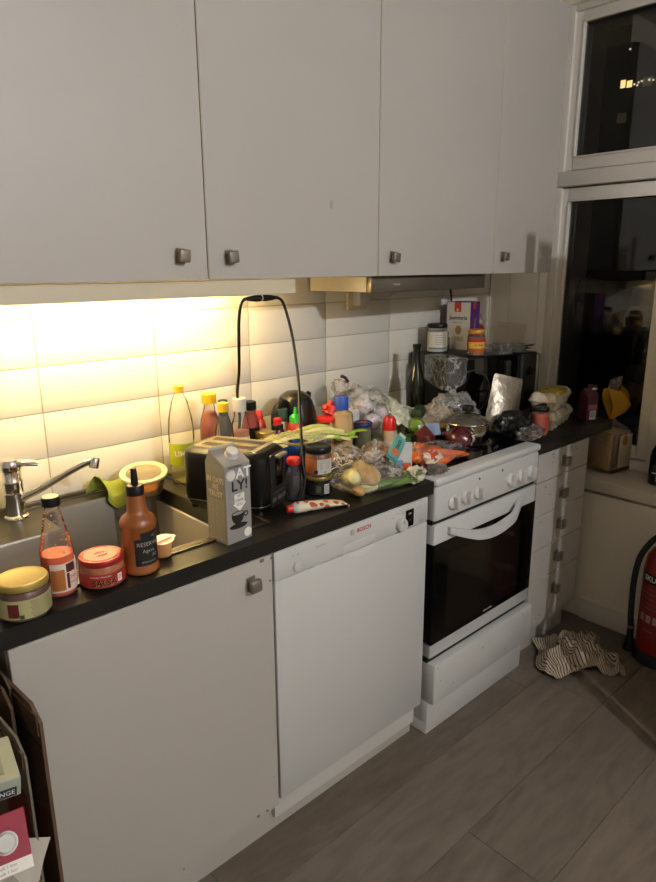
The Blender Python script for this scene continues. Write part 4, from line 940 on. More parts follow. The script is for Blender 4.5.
# crumpled wrappers at the worktop end
def cr_thing(name, label, cat, loc, dims, seed, m, amp=.3, freq=3.5, rz=0., sub=4, grp=None, sm=None):
    return solo(name, crumple(B(), *dims, seed, amp, freq, sub), m, label, cat, loc, rz, grp, smooth=sm)
def print_mat(name, cols, scale=14., rough=.35):
    m = bpy.data.materials.new(name); m.use_nodes = True; N = m.node_tree.nodes; L = m.node_tree.links; b = N['Principled BSDF']
    t = N.new('ShaderNodeTexCoord'); n = N.new('ShaderNodeTexNoise'); n.inputs['Scale'].default_value = scale; n.inputs['Detail'].default_value = 2
    L.new(t.outputs['Object'], n.inputs['Vector']); cr = N.new('ShaderNodeValToRGB'); cr.color_ramp.interpolation = 'CONSTANT'; e = cr.color_ramp.elements
    e[0].color = (*lin(cols[0]), 1); e[1].position = .62; e[1].color = (*lin(cols[-1]), 1)
    for i, c in enumerate(cols[1:-1]): k = e.new(.42+.2*i/max(1, len(cols)-2)); k.color = (*lin(c), 1)
    L.new(n.outputs[0], cr.inputs[0]); L.new(cr.outputs[0], b.inputs['Base Color']); b.inputs['Roughness'].default_value = rough
    n2 = N.new('ShaderNodeTexNoise'); n2.inputs['Scale'].default_value = 60; L.new(t.outputs['Object'], n2.inputs['Vector'])
    bp = N.new('ShaderNodeBump'); bp.inputs['Strength'].default_value = .4; bp.inputs['Distance'].default_value = .004; L.new(n2.outputs[0], bp.inputs['Height']); L.new(bp.outputs[0], b.inputs['Normal'])
    MATS[name] = m; return m
cr_thing('food_wrapper', 'crumpled green and white food wrapper at the worktop corner', 'wrapper', (.588, .048, .9005), (.052, .030, .022), 51, print_mat('green_wrapper', ['6d7a4a', 'c9c4b2', 'dad6ca'], 22), .3, 2.4, R(20))
cr_thing('food_wrapper', 'crumpled white and red wrapper between pouch and carrots', 'wrapper', (.712, .085, .9095), (.040, .034, .028), 52, print_mat('red_wrapper', ['b0452c', 'cfc6b8', 'd8d0c4'], 26), .3, 2.4)
cr_thing('food_wrapper', 'shiny grey clear wrapper hanging off the worktop onto the stove', 'wrapper', (.672, .028, .9095), (.038, .026, .016), 53, M_smoke, .5, 3.5)
cr_thing('food_wrapper', 'crumpled white packaging with blue print behind the carrots', 'wrapper', (.745, .172, .9095), (.045, .035, .030), 54, print_mat('blue_wrapper', ['7f8590', 'c8c4bc', 'b9aca0'], 26), .3, 2.4)
# carrots in a bag
M_car = mat('carrot_orange', 'd9641f', .45, var=.18, vs=30, bump=.15, bs=90)
cl_ = ['topmost fat carrot in the clear bag on the stove edge', 'carrot in the bag whose tip points at the red onion', 'lowest carrot in the bag nearest the stove knobs', 'small carrot at the left end of the carrot bag', 'carrot at the back of the bag below the blue card']
for i, (x, y, z, L_, r_, rz) in enumerate(((.755, .130, .950, .13, .0190, -4), (.815, .088, .932, .15, .0170, -24), (.765, .068, .925, .13, .0155, 6), (.675, .125, .944, .10, .0150, 55), (.785, .178, .930, .14, .017, -2))):
    bm = lathe(B(), [(0, -L_/2), (r_*.5, -L_/2+.002), (r_*.92, -L_/2+.008), (r_, -L_*.3), (r_*.85, 0), (r_*.6, L_*.3), (r_*.28, L_*.46), (0, L_/2)], 16, axis=RY90)
    t_ = thing('carrot', cl_[i], 'carrot', (x, y, z), group='carrots in the clear bag', rot=(0, R(8 if i < 2 else 0), R(rz)))
    obj('root', bm, M_car, t_); obj('stem_scar', lathe(B(), [(0, -L_/2-.003), (.005, -L_/2-.002), (.006, -L_/2+.002), (0, -L_/2+.003)], 8, axis=RY90), mat('carrot_stem', '7c7a3a', .7), t_)
solo('carrot_bag', crumple(B(), .125, .062, .036, 61, .12, 2.4, 4), M_clear, 'clear plastic bag around the carrots at the hob edge', 'bag', (.770, .116, .9095), R(-10))
on_ = thing('red_onion', 'glossy dark red onion in front of the pot', 'onion', (.905, .118, .958), rot=(R(-70), R(25), R(40)))
obj('bulb', lathe(B(), [(0, -.044), (.018, -.042), (.040, -.026), (.048, .0), (.042, .022), (.024, .038), (.010, .046), (.006, .058), (0, .06)], 32), mat('onion_skin', '4a0f18', .2, var=.3, vs=12, coat=.4, stretch=(4, 4, .6)), on_)
obj('root_end', lathe(B(), [(0, -.047), (.007, -.047), (.008, -.042), (0, -.041)], 10), mat('onion_root', 'a08a62', .8), on_)
on2 = thing('red_onion', 'second red onion half hidden in the bag left of the glossy one', 'onion', (.858, .232, .9095))
obj('bulb', lathe(B(), [(0, .0), (.016, .003), (.034, .016), (.040, .038), (.036, .056), (.018, .07), (.008, .08), (0, .09)], 28), mat('onion_skin_dull', '5a2420', .35, var=.3, vs=12), on2)
bc = thing('price_card', 'small blue printed card lying on the vegetable bags', 'card', (.875, .222, .978), rot=(R(38), R(-8), R(-45)))
obj('card', box(B(), -.036, .036, -.026, .026, -.0008, .0008, .0003, 1), mat('card_blue', '7d93b8', .5, var=.1, vs=60), bc); obj('white_border', box(B(), -.037, -.029, -.0265, .0265, -.0010, .0010), M_printw, bc)
for k in range(4): text('kg pris varer', .008, mat('navy_print', '33456f', .6), bc, (0, .014-k*.010, .0012), (0, 0, 0))
# green vegetables in the yellowish bag
M_lime = mat('lime_skin', '6f8f2c', .35, var=.25, vs=30, bump=.1, bs=90); M_cuc = mat('cucumber', '35501f', .35, var=.3, vs=25)
bm = lathe(B(), [(0, -.05), (.022, -.046), (.032, -.02), (.034, .01), (.026, .035), (.010, .048), (0, .05)], 20, axis=RY90); solo('green_pepper', bm, M_lime, 'bright green pepper in the open pale bag', 'vegetable', (.915, .315, .968), rot=(0, R(15), R(40)))
bm = lathe(B(), [(0, -.09), (.014, -.086), (.022, -.06), (.023, .05), (.016, .085), (0, .09)], 18, axis=RY90); solo('cucumber', bm, M_cuc, 'dark green cucumber under the bright pepper', 'vegetable', (.83, .285, .935), R(-18))
bm = lathe(B(), [(0, -.05), (.016, -.046), (.024, -.02), (.024, .02), (.014, .045), (0, .05)], 18, axis=RY90); solo('avocado', bm, mat('avocado_skin', '26381a', .5, var=.3, vs=60, bump=.4, bs=120), 'dark avocado behind the green pepper', 'vegetable', (.965, .345, 1.010), R(30))
def bagsheet(u, v):
    x = .815+.30*u; b_ = sin(pi*v)
    y = .43-.12*v+.05*sin(u*5+v*2)*.4; z = 1.092-.155*u**1.15-.055*v*v*3*.6+.020*noise.noise(Vector((u*6, v*5, 3)))+.012*noise.noise(Vector((u*16, v*14, 8)))
    return Vector((x, y, max(.93, z)))
solo('vegetable_bag', cloth(B(), 1, 1, bagsheet, 40, 24, .0012), film('yellowish_film', 'f0eec8', 'fbf7dc', .62, .2, 1.35, bump=.5, bs=40, crease_glint=.3), 'pale yellow-green open bag lying over the green vegetables', 'bag')
cr_thing('paper_tangle', 'crumpled pale bag filled with greens at the back of the heap', 'bag', (.875, .43, .9095), (.090, .060, .072), 64, film('greenish_film', 'dfe4b4', 'e2e4bc', .4, .2, 1.35, bump=.5, crease_glint=.3), .25, 3.)
# garlic bag
M_gar = mat('garlic_purple', 'e6dde2', .45, var=.25, vs=14, stretch=(5, 5, .5))
gl_ = ['topmost striped garlic bulb in the clear bag', 'garlic bulb at the left of the clear bag by the blue cap', 'garlic bulb at the right end of the clear bag', 'lowest garlic bulb in the clear bag', 'garlic bulb at the back of the clear bag against the tiles']
for i, (x, y, z, s_) in enumerate(((.745, .42, 1.060, 1.1), (.685, .44, 1.025, 1.0), (.825, .40, 1.015, 1.05), (.755, .385, 1.0, 1.), (.79, .47, 1.05, 1.))):
    bm = B(); lathe(bm, [(0, -.030*s_), (.018*s_, -.027*s_), (.031*s_, -.010*s_), (.030*s_, .006*s_), (.016*s_, .020*s_), (.006*s_, .030*s_), (.004*s_, .042*s_), (0, .043*s_)], 24)
    for v in bm.verts:
        a = math.atan2(v.co.y, v.co.x); k_ = 1-.07*abs(sin(a*4)); v.co.x *= k_; v.co.y *= k_
    solo('garlic_bulb', bm, M_gar, gl_[i], 'garlic', (x, y, z), group='garlic bulbs in the clear bag', rot=(R(30*i), R(25+20*i), R(50*i)))
gb = thing('garlic_bag', 'clear bag of garlic with a purple clip on its top', 'bag', (.755, .435, .9095), R(-12))
obj('film', crumple(B(), .130, .072, .118, 71, .20, 2.6, 4), M_plastic, gb)
obj('twisted_top', crumple(B(), .03, .022, .028, 72, .35, 4., 3, c=(-.060, .055, .185)), M_plastic2, gb)
obj('clip', tube(B(), [(-.055, .055, .245), (-.04, .05, .238), (-.03, .046, .222)], .006, 8, 4), mat('purple_clip', '3d1630', .4), gb)
cr_thing('salad_bag', 'milky empty plastic bag beside the garlic', 'bag', (.715, .50, .9005), (.05, .045, .11), 75, M_plastic2, .3, 3.)

# ------------------------------------------------------------------ on the stove
po = thing('saucepan', 'small steel saucepan with glass lid on the hob', 'pan', (1.05, .19, .9087), R(35))
M_pan = mat('polished_steel', 'bcb6a8', .12, 1.)
obj('base', lathe(B(), [(0, 0), (.068, 0), (.074, .004), (.074, .014), (0, .014)], 40), M_black, po)
obj('wall', lathe(B(), [(0, .012), (.076, .012), (.079, .018), (.079, .072), (.082, .074), (.082, .077), (.077, .077), (.075, .074), (.075, .02), (0, .018)], 48), M_pan, po)
obj('rim_band', lathe(B(), [(.083, .0745), (.0845, .077), (.083, .080), (.078, .080), (.078, .0745)], 48, cap=False), M_pan, po)
l_ = obj('glass_lid', lathe(B(), [(.081, .080), (.070, .090), (.045, .101), (.015, .107), (0, .1075)], 40, cap=False), film('lid_glass', 'd8d4c8', 'a59f92', .25, .05, 1.6), po)
obj('lid_knob', lathe(B(), [(0, .107), (.010, .107), (.010, .114), (.021, .117), (.022, .131), (.020, .135), (0, .136)], 28), M_black, l_)
for s_ in (-1, 1): obj('handle', tube(B(), [(s_*.078, -.026, .055), (s_*.104, -.024, .060), (s_*.112, 0, .061), (s_*.104, .024, .060), (s_*.078, .026, .055)], .0055, 10, 6), M_black if s_ > 0 else M_pan, po)
j = thing('wine_bottle', 'tall dark green wine bottle standing beside the microwave', 'bottle', (1.102, .478, .9087))
obj('glass', lathe(B(), [(0, 0), (.034, 0), (.037, .004), (.037, .17), (.034, .195), (.022, .235), (.0165, .262), (.0145, .30), (.0145, .315), (.0165, .317), (.0165, .328), (.013, .330), (0, .330)], 36), mat('dark_bottle_glass', '0c0f07', .07, coat=.4), j)
obj('paper_label', patch(B(), .0373, -170, -10, .02, .085, 20), mat('wine_label', 'b5b0a4', .6), j)
cr_thing('bread_bag', 'grey clear bag with tortillas behind the saucepan lid', 'bag', (1.115, .315, .9087), (.128, .056, .088), 81, M_plastic2, .25, 2.6, R(-12))
bm = lathe(B(), [(0, 0), (.085, 0), (.09, .003), (.088, .010), (.05, .014), (0, .013)], 32); solo('tortilla', bm, mat('tortilla_beige', 'c0a070', .7, var=.2, vs=30), 'stack of pale tortillas inside the grey bag', 'tortillas', (1.065, .345, .972), rot=(R(14), R(-6), 0))
fo = thing('foil_pouch', 'shiny silver zip pouch standing open before the microwave', 'pouch', (1.255, .185, .9087), rot=(R(-14), R(14), R(-32)))
M_foil = mat('silver_foil', '948b7c', .36, 1., bump=1., bs=40)
obj('pouch', pouch_bm(.135, .215, .04, .9), M_foil, fo); obj('zip_strip', box(B(), -.058, .058, -.003, .003, .192, .198, .001), M_smoke, fo)
obj('seal_strip', box(B(), -.059, .059, -.002, .002, .202, .222, .0008), M_foil, fo)
cr_thing('black_bag', 'crumpled black plastic bag in front of the silver pouch', 'bag', (1.245, .118, .9087), (.078, .042, .055), 84, mat('black_film', '0d0c0b', .3, bump=.5, bs=30), .25, 2.2, R(-20))
sp2 = thing('spatula', 'black plastic spatula lying over the bags towards the eggs', 'spatula', (1.33, .115, .995), rot=(0, R(-6), R(-8)))
obj('handle', tube(B(), [(-.02, 0, 0), (.05, .0, .003), (.12, 0, .002)], [.006, .007, .008], 8, 4, .6), M_black, sp2)
bm = B(); box(bm, -.11, -.02, -.03, .03, -.002, .002, .0015, 2); obj('blade', bm, M_black, sp2)
for y in (-.016, 0, .016): obj('slot', box(B(), -.095, -.04, y-.003, y+.003, -.0026, .0026), M_grey, sp2)
cr_thing('clear_bag', 'flat clear bag of red sweets beside the red jar', 'bag', (1.262, .055, .9087), (.075, .034, .026), 86, M_smoke, .35, 3.)
cr_thing('label_scrap', 'white and red printed label inside the flat bag', 'paper', (1.285, .048, .9095), (.03, .02, .013), 87, print_mat('red_label', ['a8402c', 'b9ada0', 'c8beb4'], 40), .4, 3., sub=3)

# ------------------------------------------------------------------ microwave and what stands on it
mw = thing('microwave', 'black microwave oven standing askew in the corner', 'microwave', (1.414, .425, .9087), R(-15))
obj('body', box(B(), -.23, .23, -.125, .14, .008, .276, .006, 2), M_black, mw)
fd = obj('door', box(B(), -.23, .125, -.14, -.1255, .012, .272, .004, 2), M_glassb, mw)
obj('window_ring', lathe(B(), [(.088, 0), (.088, .0012), (.084, .0012), (.084, 0)], 40, (-.12, -.1402, .14), RX90, cap=False), mat('ring_grey', '3a3834', .3), fd)
obj('handle', box(B(), .036, .060, -.158, -.139, .03, .255, .004, 2), mat('dark_handle', '2b2926', .3, .4), fd)
pn = obj('control_panel', box(B(), .127, .23, -.14, -.1255, .012, .272, .004, 2), M_blackm, mw)
obj('trim_strip', box(B(), .212, .231, -.1425, -.139, .014, .270, .002), mat('trim_silver', '8b8577', .3, .8), pn)
for z in (.20, .10): obj('dial', lathe(B(), [(0, 0), (.018, 0), (.016, .016), (0, .016)], 24, (.178, -.1402, z), RX90), M_black, pn)
for x, y in ((-.2, -.1), (.2, -.1), (-.2, .11), (.2, .11)): obj('foot', lathe(B(), [(0, 0), (.012, 0), (.012, .01), (0, .01)], 12, (x, y, 0)), M_rubber, mw)
ZM = 1.1852
j = thing('spread_glass_jar', 'glass jar with black lid and white label on the microwave', 'jar', (1.300, .535, ZM))
obj('glass', lathe(B(), [(.038, 0), (.042, .003), (.042, .092), (.039, .1)], 32), M_glass, j); obj('contents', lathe(B(), [(0, .003), (.04, .005), (.04, .085), (0, .085)], 28), mat('coconut_white', 'd2cdbd', .5), j)
ring_lid(.041, .1, .017, M_black, j); lb = obj('paper_label', patch(B(), .0423, -190, -20, .012, .085, 20), mat('label_offwhite', 'd9d5c8', .6), j)
obj('teal_band', patch(B(), .0427, -190, -20, .014, .022, 20), mat('teal_band', '5f8f94', .6), lb)
for k in range(5): text('kokosolje 500 ml', .007, M_print, lb, wrap=(.0429, -118, .072-k*.009))
j = thing('yellow_jar', 'spice paste jar with orange lid and yellow label on the microwave', 'jar', (1.312, .350, ZM))
obj('glass', lathe(B(), [(.03, 0), (.034, .003), (.034, .075), (.03, .085)], 32), M_glass, j); obj('paste', lathe(B(), [(0, .003), (.032, .005), (.032, .072), (0, .072)], 28), mat('mustard_paste', '8d5a22', .45, var=.3, vs=60), j)
ring_lid(.0325, .087, .017, mat('orange_lid', 'c78a3a', .35, .3), j)
lb = obj('paper_label', patch(B(), .0343, -200, -10, .016, .070, 20), mat('label_yellow', 'd9b23a', .6), j)
obj('red_band', patch(B(), .0347, -200, -10, .056, .070, 20), M_redp, lb); obj('fruit_band', patch(B(), .0347, -200, -10, .016, .032, 20), mat('fruit_band', 'b0522a', .6, var=.5, vs=80), lb)
text('KORMA', .011, M_redp, lb, wrap=(.0349, -122, .044), bold=True)
rb = thing('rice_box', 'white and purple rice box with red badge on the microwave', 'box', (1.470, .532, ZM), R(-80))
M_ricew = mat('rice_box_white', 'd2cab8', .5, var=.05, vs=30); M_purple = mat('rice_purple', '54286e', .5)
b0 = obj('body', box(B(), -.055, .055, -.044, .044, 0, .198, .001, 1), M_ricew, rb)
obj('side_print', box(B(), .0546, .0556, -.044, .044, 0, .198), M_purple, b0); obj('top_print', box(B(), -.055, .0556, -.044, .044, .1976, .1986), M_purple, b0)
obj('edge_print', box(B(), -.0556, -.0535, -.0446, .044, 0, .198), M_purple, b0)
obj('badge', box(B(), -.018, .012, -.0450, -.0438, .158, .198), mat('badge_red', 'c4382c', .5), b0); text('EL', .012, M_printw, b0, (-.003, -.0454, .166), bold=True)
obj('badge', box(B(), .0554, .0562, -.02, .004, .168, .198), MATS['badge_red'], b0)
text('Jasminris', .022, mat('purple_print', '2e1a52', .5), b0, (0, -.0446, .133), bold=True, sx=1.05); text('langkornet ris', .008, M_print, b0, (-.005, -.0446, .114))
text('Jasminris', .018, M_printw, b0, (.0562, 0, .10), (R(90), R(-90), R(90)))
obj('grain_picture', lathe(B(), [(0, 0), (.014, 0), (.014, .0004), (0, .0004)], 12, (.002, -.0444, .082), RX90, sy=1.4), mat('ochre_picture', 'a57a3a', .6), b0); obj('ribbon', box(B(), -.028, .026, -.0448, -.0438, .036, .055), mat('ribbon_cream', 'b9a87e', .6), b0)
j = thing('vanilla_bottle', 'tiny dark bottle between the white jar and the rice box', 'bottle', (1.375, .545, ZM)); obj('body', lathe(B(), [(0, 0), (.016, 0), (.017, .05), (.009, .06), (.009, .066), (0, .066)], 18), mat('dark_brown_glass', '1c0d08', .15), j); obj('cap', lathe(B(), cyl(.0105, .064, .078), 16), M_black, j)
cr_thing('snack_bag', 'crumpled clear bag with red print behind the rice box', 'bag', (1.585, .555, ZM), (.055, .04, .085), 91, print_mat('red_snack', ['8a2a20', '8a8172', '9a9080'], 16), .25, 2.6)
tr_ = thing('clear_storage_box', 'clear acrylic storage box around the jars on the microwave', 'box', (1.478, .47, ZM), R(-15))
M_acr = film('acrylic', 'f8f5ee', 'a8a398', .03, .04, 1.22)
def trayside(pts): 
    bm = B(); vs = [bm.verts.new(p) for p in pts]; f = bm.faces.new(vs); bmesh.ops.solidify(bm, geom=[f], thickness=.003); return bm
a_, b_, c_, h_ = .185, .09, .09, .105
obj('front_wall', trayside([(-a_, -b_, .002), (a_, -b_, .002), (a_+.012, -b_-.006, h_), (-a_-.012, -b_-.006, h_)]), M_acr, tr_)
obj('right_wall', trayside([(a_, -b_, .002), (a_, c_, .002), (a_+.012, c_, h_), (a_+.012, -b_-.006, h_)]), M_acr, tr_)
obj('left_wall', trayside([(-a_, -b_, .002), (-a_, c_, .002), (-a_-.012, c_, h_), (-a_-.012, -b_-.006, h_)]), M_acr, tr_)
cr_thing('plastic_bag', 'clear bag lying flat along the microwave front edge', 'bag', (1.43, .315, ZM), (.155, .038, .022), 93, M_smoke, .4, 3., R(-15))
def drape(u, v):
    # over the left front corner of the microwave: top, then down its side
    pts = [(-.165, -.147, 0, -1), (-.215, -.150, 0, -1), (-.243, -.135, -.75, -.66), (-.246, -.07, -1, 0), (-.246, .0, -1, 0)]
    q = u*4; i = min(int(q), 3); t = q-i; p = [pts[i][k]+(pts[i+1][k]-pts[i][k])*t for k in range(4)]
    o_ = .010*noise.noise(Vector((u*6, v*4, 2)))
    if v < .35: k = .075*(1-v/.35); x, y, z = p[0]-p[2]*k+.02*k, p[1]-p[3]*k, .279+.012*abs(noise.noise(Vector((u*5, v*5, 1))))
    else: k = (v-.35)/.65; x, y, z = p[0]+p[2]*(.006+abs(o_)), p[1]+p[3]*(.006+abs(o_)), .281-.125*k*(.55+.45*sin(pi*(.15+.7*u)))
    w = Matrix.Rotation(R(-15), 3, 'Z') @ Vector((x, y, z)); return w+Vector((1.414, .425, .9087))
solo('plastic_bag', cloth(B(), 1, 1, drape, 26, 26, .001), M_plastic, 'clear bag hanging over the left front of the microwave', 'bag')

# ------------------------------------------------------------------ short worktop: red jar, eggs, cream carton
j = thing('pesto_jar', 'jar of red pesto with black lid beside the egg cartons', 'jar', (1.362, .078, .9005))
obj('glass', lathe(B(), [(.028, 0), (.032, .003), (.032, .085), (.029, .095)], 32), M_glass, j); obj('pesto', lathe(B(), [(0, .003), (.03, .005), (.03, .088), (0, .088)], 28), mat('red_pesto', 'b0442a', .45, var=.3, vs=70), j)
ring_lid(.0325, .097, .015, M_black, j); lb = obj('paper_label', patch(B(), .0323, -110, -20, .012, .072, 16), mat('label_salmon', 'a83a26', .6), j)
obj('barcode', patch(B(), .0327, -62, -34, .020, .052, 8), M_printw, lb)
for k in range(6): obj('barcode_line', patch(B(), .0331, -60+k*4, -58.4+k*4, .024, .050, 2), M_print, lb)
M_pulp = mat('egg_pulp', 'b5ab98', .85, var=.1, vs=40, bump=.3, bs=120)
def egg_carton(label, loc, rz, top):
    c = thing('egg_carton', label, 'egg carton', loc, rz, 'two stacked egg cartons')
    bm = B()
    for i in range(5):
        for k in range(2): lathe(bm, [(0, 0), (.015, 0), (.019, .012), (.0245, .036), (.0245, .04)], 16, (-.104+i*.052, -.026+k*.052, 0), cap=False)
    for i in range(5):
        for k in range(2): pass
    loft(bm, [(rrect(.118, .043, .018), .012), (rrect(.130, .053, .018), .038), (rrect(.134, .057, .016), .040), (rrect(.134, .057, .016), .043)])
    tr = obj('tray', bm, M_pulp, c)
    bm = B(); loft(bm, [(rrect(.133, .056, .016), .0435), (rrect(.127, .050, .018), .058), (rrect(.118, .042, .018), .068), (rrect(.112, .036, .016), .070)])
    l_ = obj('lid', bm, M_pulp, c)
    for k in range(2): obj('dome', lathe(B(), [(.026, 0), (.0255, .01), (.021, .021), (.012, .029), (0, .0315)], 20, (-.108, -.027+k*.054, .043)), mat('egg_white', 'c9bfae', .6), l_)
    obj('printed_label', loft(B(), [(rrect(.098, .052, .014), .0575), (rrect(.092, .043, .014), .0685), (rrect(.088, .037, .012), .0708)]), print_mat('egg_label_'+top, ['6a5a1c', 'b59a2e', 'c9b040'] if top == 'y' else ['7a2a30', 'a9a294', 'b5ad9c'], 26, .6), l_)
    return c
egg_carton('lower egg carton of the stack with a red printed lid', (1.562, .140, .9005), R(13), 'r')
egg_carton('upper egg carton of the stack with a yellow printed lid', (1.556, .146, .9735), R(15), 'y')
ct = thing('cream_carton', 'small opened purple cream carton on the short worktop', 'carton', (1.735, .070, .9005), R(-25))
M_pur = mat('carton_purple', '47142b', .45)
bd = obj('body', box(B(), -.026, .026, -.029, .029, 0, .105, .001, 1), M_pur, ct)
bm = B(); vs = [bm.verts.new(p) for p in ((-.029, -.029, .105), (.029, -.029, .105), (.029, .029, .105), (-.029, .029, .105), (-.029, 0, .138), (.020, -.012, .132), (.022, .010, .130))]
for f in ((0, 1, 5, 4), (2, 3, 4, 6), (3, 0, 4), (1, 2, 6, 5), (4, 5, 6)): bm.faces.new([vs[k] for k in f])
obj('gable', bm, M_pur, ct); obj('top_seam', box(B(), -.03, .018, -.003, .003, .130, .150, .001, 1, Matrix.Rotation(R(8), 4, 'Y')), M_pur, ct)
obj('torn_edge', lathe(B(), [(0, 0), (.011, .002), (.012, .006), (0, .01)], 10, (.018, -.008, .128)), M_printw, ct)
obj('barcode', box(B(), -.012, .018, -.0296, -.0288, .008, .045), M_printw, bd)
for k in range(6): obj('barcode_line', box(B(), -.010+k*.0045, -.0082+k*.0045, -.0300, -.0292, .016, .042), M_print, bd)
obj('pink_panel', box(B(), -.02, .02, -.0296, -.0288, .05, .07), mat('pink_panel', '9c5a72', .5), bd)
j = thing('glass_tumbler', 'small clear glass behind the purple cream carton', 'glass', (1.785, .10, .9005), R(0)); obj('glass', lathe(B(), [(0, .004), (.024, .004), (.029, .085), (.0305, .085), (.026, 0), (0, 0)], 28), M_glass, j)

# ------------------------------------------------------------------ window sill
br = thing('bread_loaf', 'sliced brown loaf in a clear bag on the window sill', 'bread', (1.945, .055, .6455), R(-8))
M_crust = mat('bread_crust', '8f6a3c', .8, var=.2, vs=30); M_crumb = mat('bread_crumb', 'b8935a', .85, var=.15, vs=60)
for k in range(7): obj('slice', box(B(), -.075+k*.0215, -.0545+k*.0215, -.052, .058, .012, .175-.004*(k % 2), .006, 2), M_crust if k % 2 else M_crumb, br)
obj('film', loft(B(), [(rrect(.078, .060, .02), .0), (rrect(.084, .066, .022), .02), (rrect(.083, .065, .022), .165), (rrect(.070, .052, .025), .188), (rrect(.030, .022, .015), .215), (rrect(.012, .010, .008), .232)], False), M_clear, br)
pp = obj('printed_panel', box(B(), -.030, .066, -.0682, -.0662, .022, .168, .001), mat('bag_print', 'c4b69a', .6), br)
obj('bread_picture', lathe(B(), [(0, 0), (.020, 0), (.020, .0006), (0, .0006)], 20, (.008, -.0686, .142), RX90, sy=1.15), mat('toast_picture', 'a8762c', .6), pp)
for k in range(9): text('hvete mel vann gjaer salt', .007, mat('brown_print', '5f4a32', .7), pp, (.018, -.0686, .110-k*.009))
obj('bottom_print', box(B(), -.070, .070, -.0680, -.0655, .004, .018), mat('dark_red_band', '5a1c14', .6), br)
def flare(bm, secs, n=28, seed=1):
    rings = []
    for z, r_, amp, dx in secs:
        rings.append([bm.verts.new((dx+r_*(1+amp*sin(a*5+seed)+amp*.6*sin(a*3+2))*cos(a)*1.35, r_*(1+amp*sin(a*5+seed))*sin(a)*.55, z+amp*.05*sin(a*2+seed))) for a in [2*pi*q/n for q in range(n)]])
    for a, c in zip(rings, rings[1:]):
        for q in range(n): bm.faces.new((a[q], a[(q+1) % n], c[(q+1) % n], c[q]))
    return bm
obj('yellow_bag_top', flare(B(), [(.228, .011, .1, 0), (.245, .018, .2, .0), (.268, .044, .26, .030), (.300, .062, .22, .036), (.335, .056, .18, .008), (.366, .040, .17, -.014)]), mat('yellow_bag', 'b98a1c', .4, var=.15, vs=20), br)
obj('clear_bag_tip', flare(B(), [(.358, .030, .15, -.008), (.380, .028, .2, .0), (.402, .026, .25, .004), (.405, .012, .2, .004)]), M_smoke, br)
j = thing('beer_bottle', 'dark green bottle with pale label on the window sill', 'bottle', (1.885, -.188, .6455))
obj('glass', lathe(B(), [(0, 0), (.035, 0), (.038, .004), (.038, .115), (.034, .14), (.018, .175), (.014, .2), (.014, .222), (0, .222)], 32), mat('dark_green_bottle', '0b140c', .08, coat=.4), j)
obj('crown_cap', lathe(B(), [(0, .216), (.0155, .214), (.0155, .222), (.013, .226), (0, .226)], 20), mat('copper_cap', 'a07050', .35, .5), j)
lb = obj('paper_label', patch(B(), .0383, -200, -60, .055, .085, 20), mat('label_dark_green', '1f2c22', .5), j); text('pilsner', .014, M_printw, lb, wrap=(.0388, -128, .070)); obj('white_band', patch(B(), .0386, -200, -60, .050, .055, 16), M_printw, lb)
lb2 = obj('barcode', patch(B(), .0383, -172, -150, .020, .045, 6), M_printw, j)
for k in range(4): obj('barcode_line', patch(B(), .0388, -170+k*5, -168+k*5, .023, .042, 2), M_print, lb2)
rp = thing('red_packet', 'tall red packet in a clear bag behind the sill bottle', 'packet', (1.975, -.225, .6455), R(-20))
obj('packet', pouch_bm(.085, .285, .05, .6), mat('red_packet', '8f1d1a', .4), rp); obj('white_base', box(B(), -.04, .04, -.027, .027, .002, .19, .006, 2), mat('packet_pale', 'b5aa98', .6), rp)
obj('film', loft(B(), [(rrect(.058, .036, .02), 0), (rrect(.064, .042, .02), .1), (rrect(.060, .04, .02), .30), (rrect(.066, .03, .02), .315)], False), M_plastic, rp)

# ------------------------------------------------------------------ floor: extinguisher and towel
fe = thing('fire_extinguisher', 'red fire extinguisher with black hose beside the window wall', 'extinguisher', (1.645, -.355, .0), R(0))
obj('cylinder', lathe(B(), [(0, .02), (.082, .02), (.084, .03), (.084, .40), (.078, .44), (.06, .47), (.035, .49), (.022, .495), (.022, .51), (0, .51)], 44), mat('extinguisher_red', '86140f', .3, coat=.3), fe)
obj('foot', lathe(B(), [(0, 0), (.086, 0), (.090, .004), (.090, .05), (.086, .056), (0, .056)], 44), M_rubber, fe)
vl = obj('valve', lathe(B(), [(0, .505), (.025, .505), (.025, .53), (.018, .535), (.018, .56), (0, .56)], 24), mat('brass', '9c8550', .35, .8), fe)
obj('lever', box(B(), -.018, .10, -.012, .012, .562, .574, .003), M_black, vl); obj('carry_handle', box(B(), -.016, .11, -.011, .011, .53, .541, .003), M_black, vl)
obj('hose', tube(B(), [(.0, .022, .515), (-.012, .045, .518), (-.040, .066, .490), (-.062, .088, .43), (-.070, .096, .33), (-.068, .094, .2), (-.064, .089, .13)], .0115, 12, 8), M_rubber, fe)
obj('nozzle', lathe(B(), [(0, .0), (.0225, .0), (.016, .05), (.013, .06), (.013, .10), (0, .10)], 18, (-.064, .089, .035)), M_black, fe)
obj('hose_clip', lathe(B(), [(.0135, 0), (.0135, .012), (.010, .012), (.010, 0)], 16, (-.064, .089, .13), cap=False), M_knob, fe)
lb = obj('paper_label', patch(B(), .0843, -260, -90, .10, .385, 30), mat('label_deep_red', '7d1611', .5), fe)
obj('black_band', patch(B(), .0847, -260, -90, .345, .385, 30), M_black, lb); text('SKUM', .030, M_printw, lb, wrap=(.0853, -196, .365), bold=True)
for k in range(5):
    text('1. trekk ut sikringen 2. rett slangen', .008, M_grey, lb, wrap=(.0853, -196, .325-k*.020))
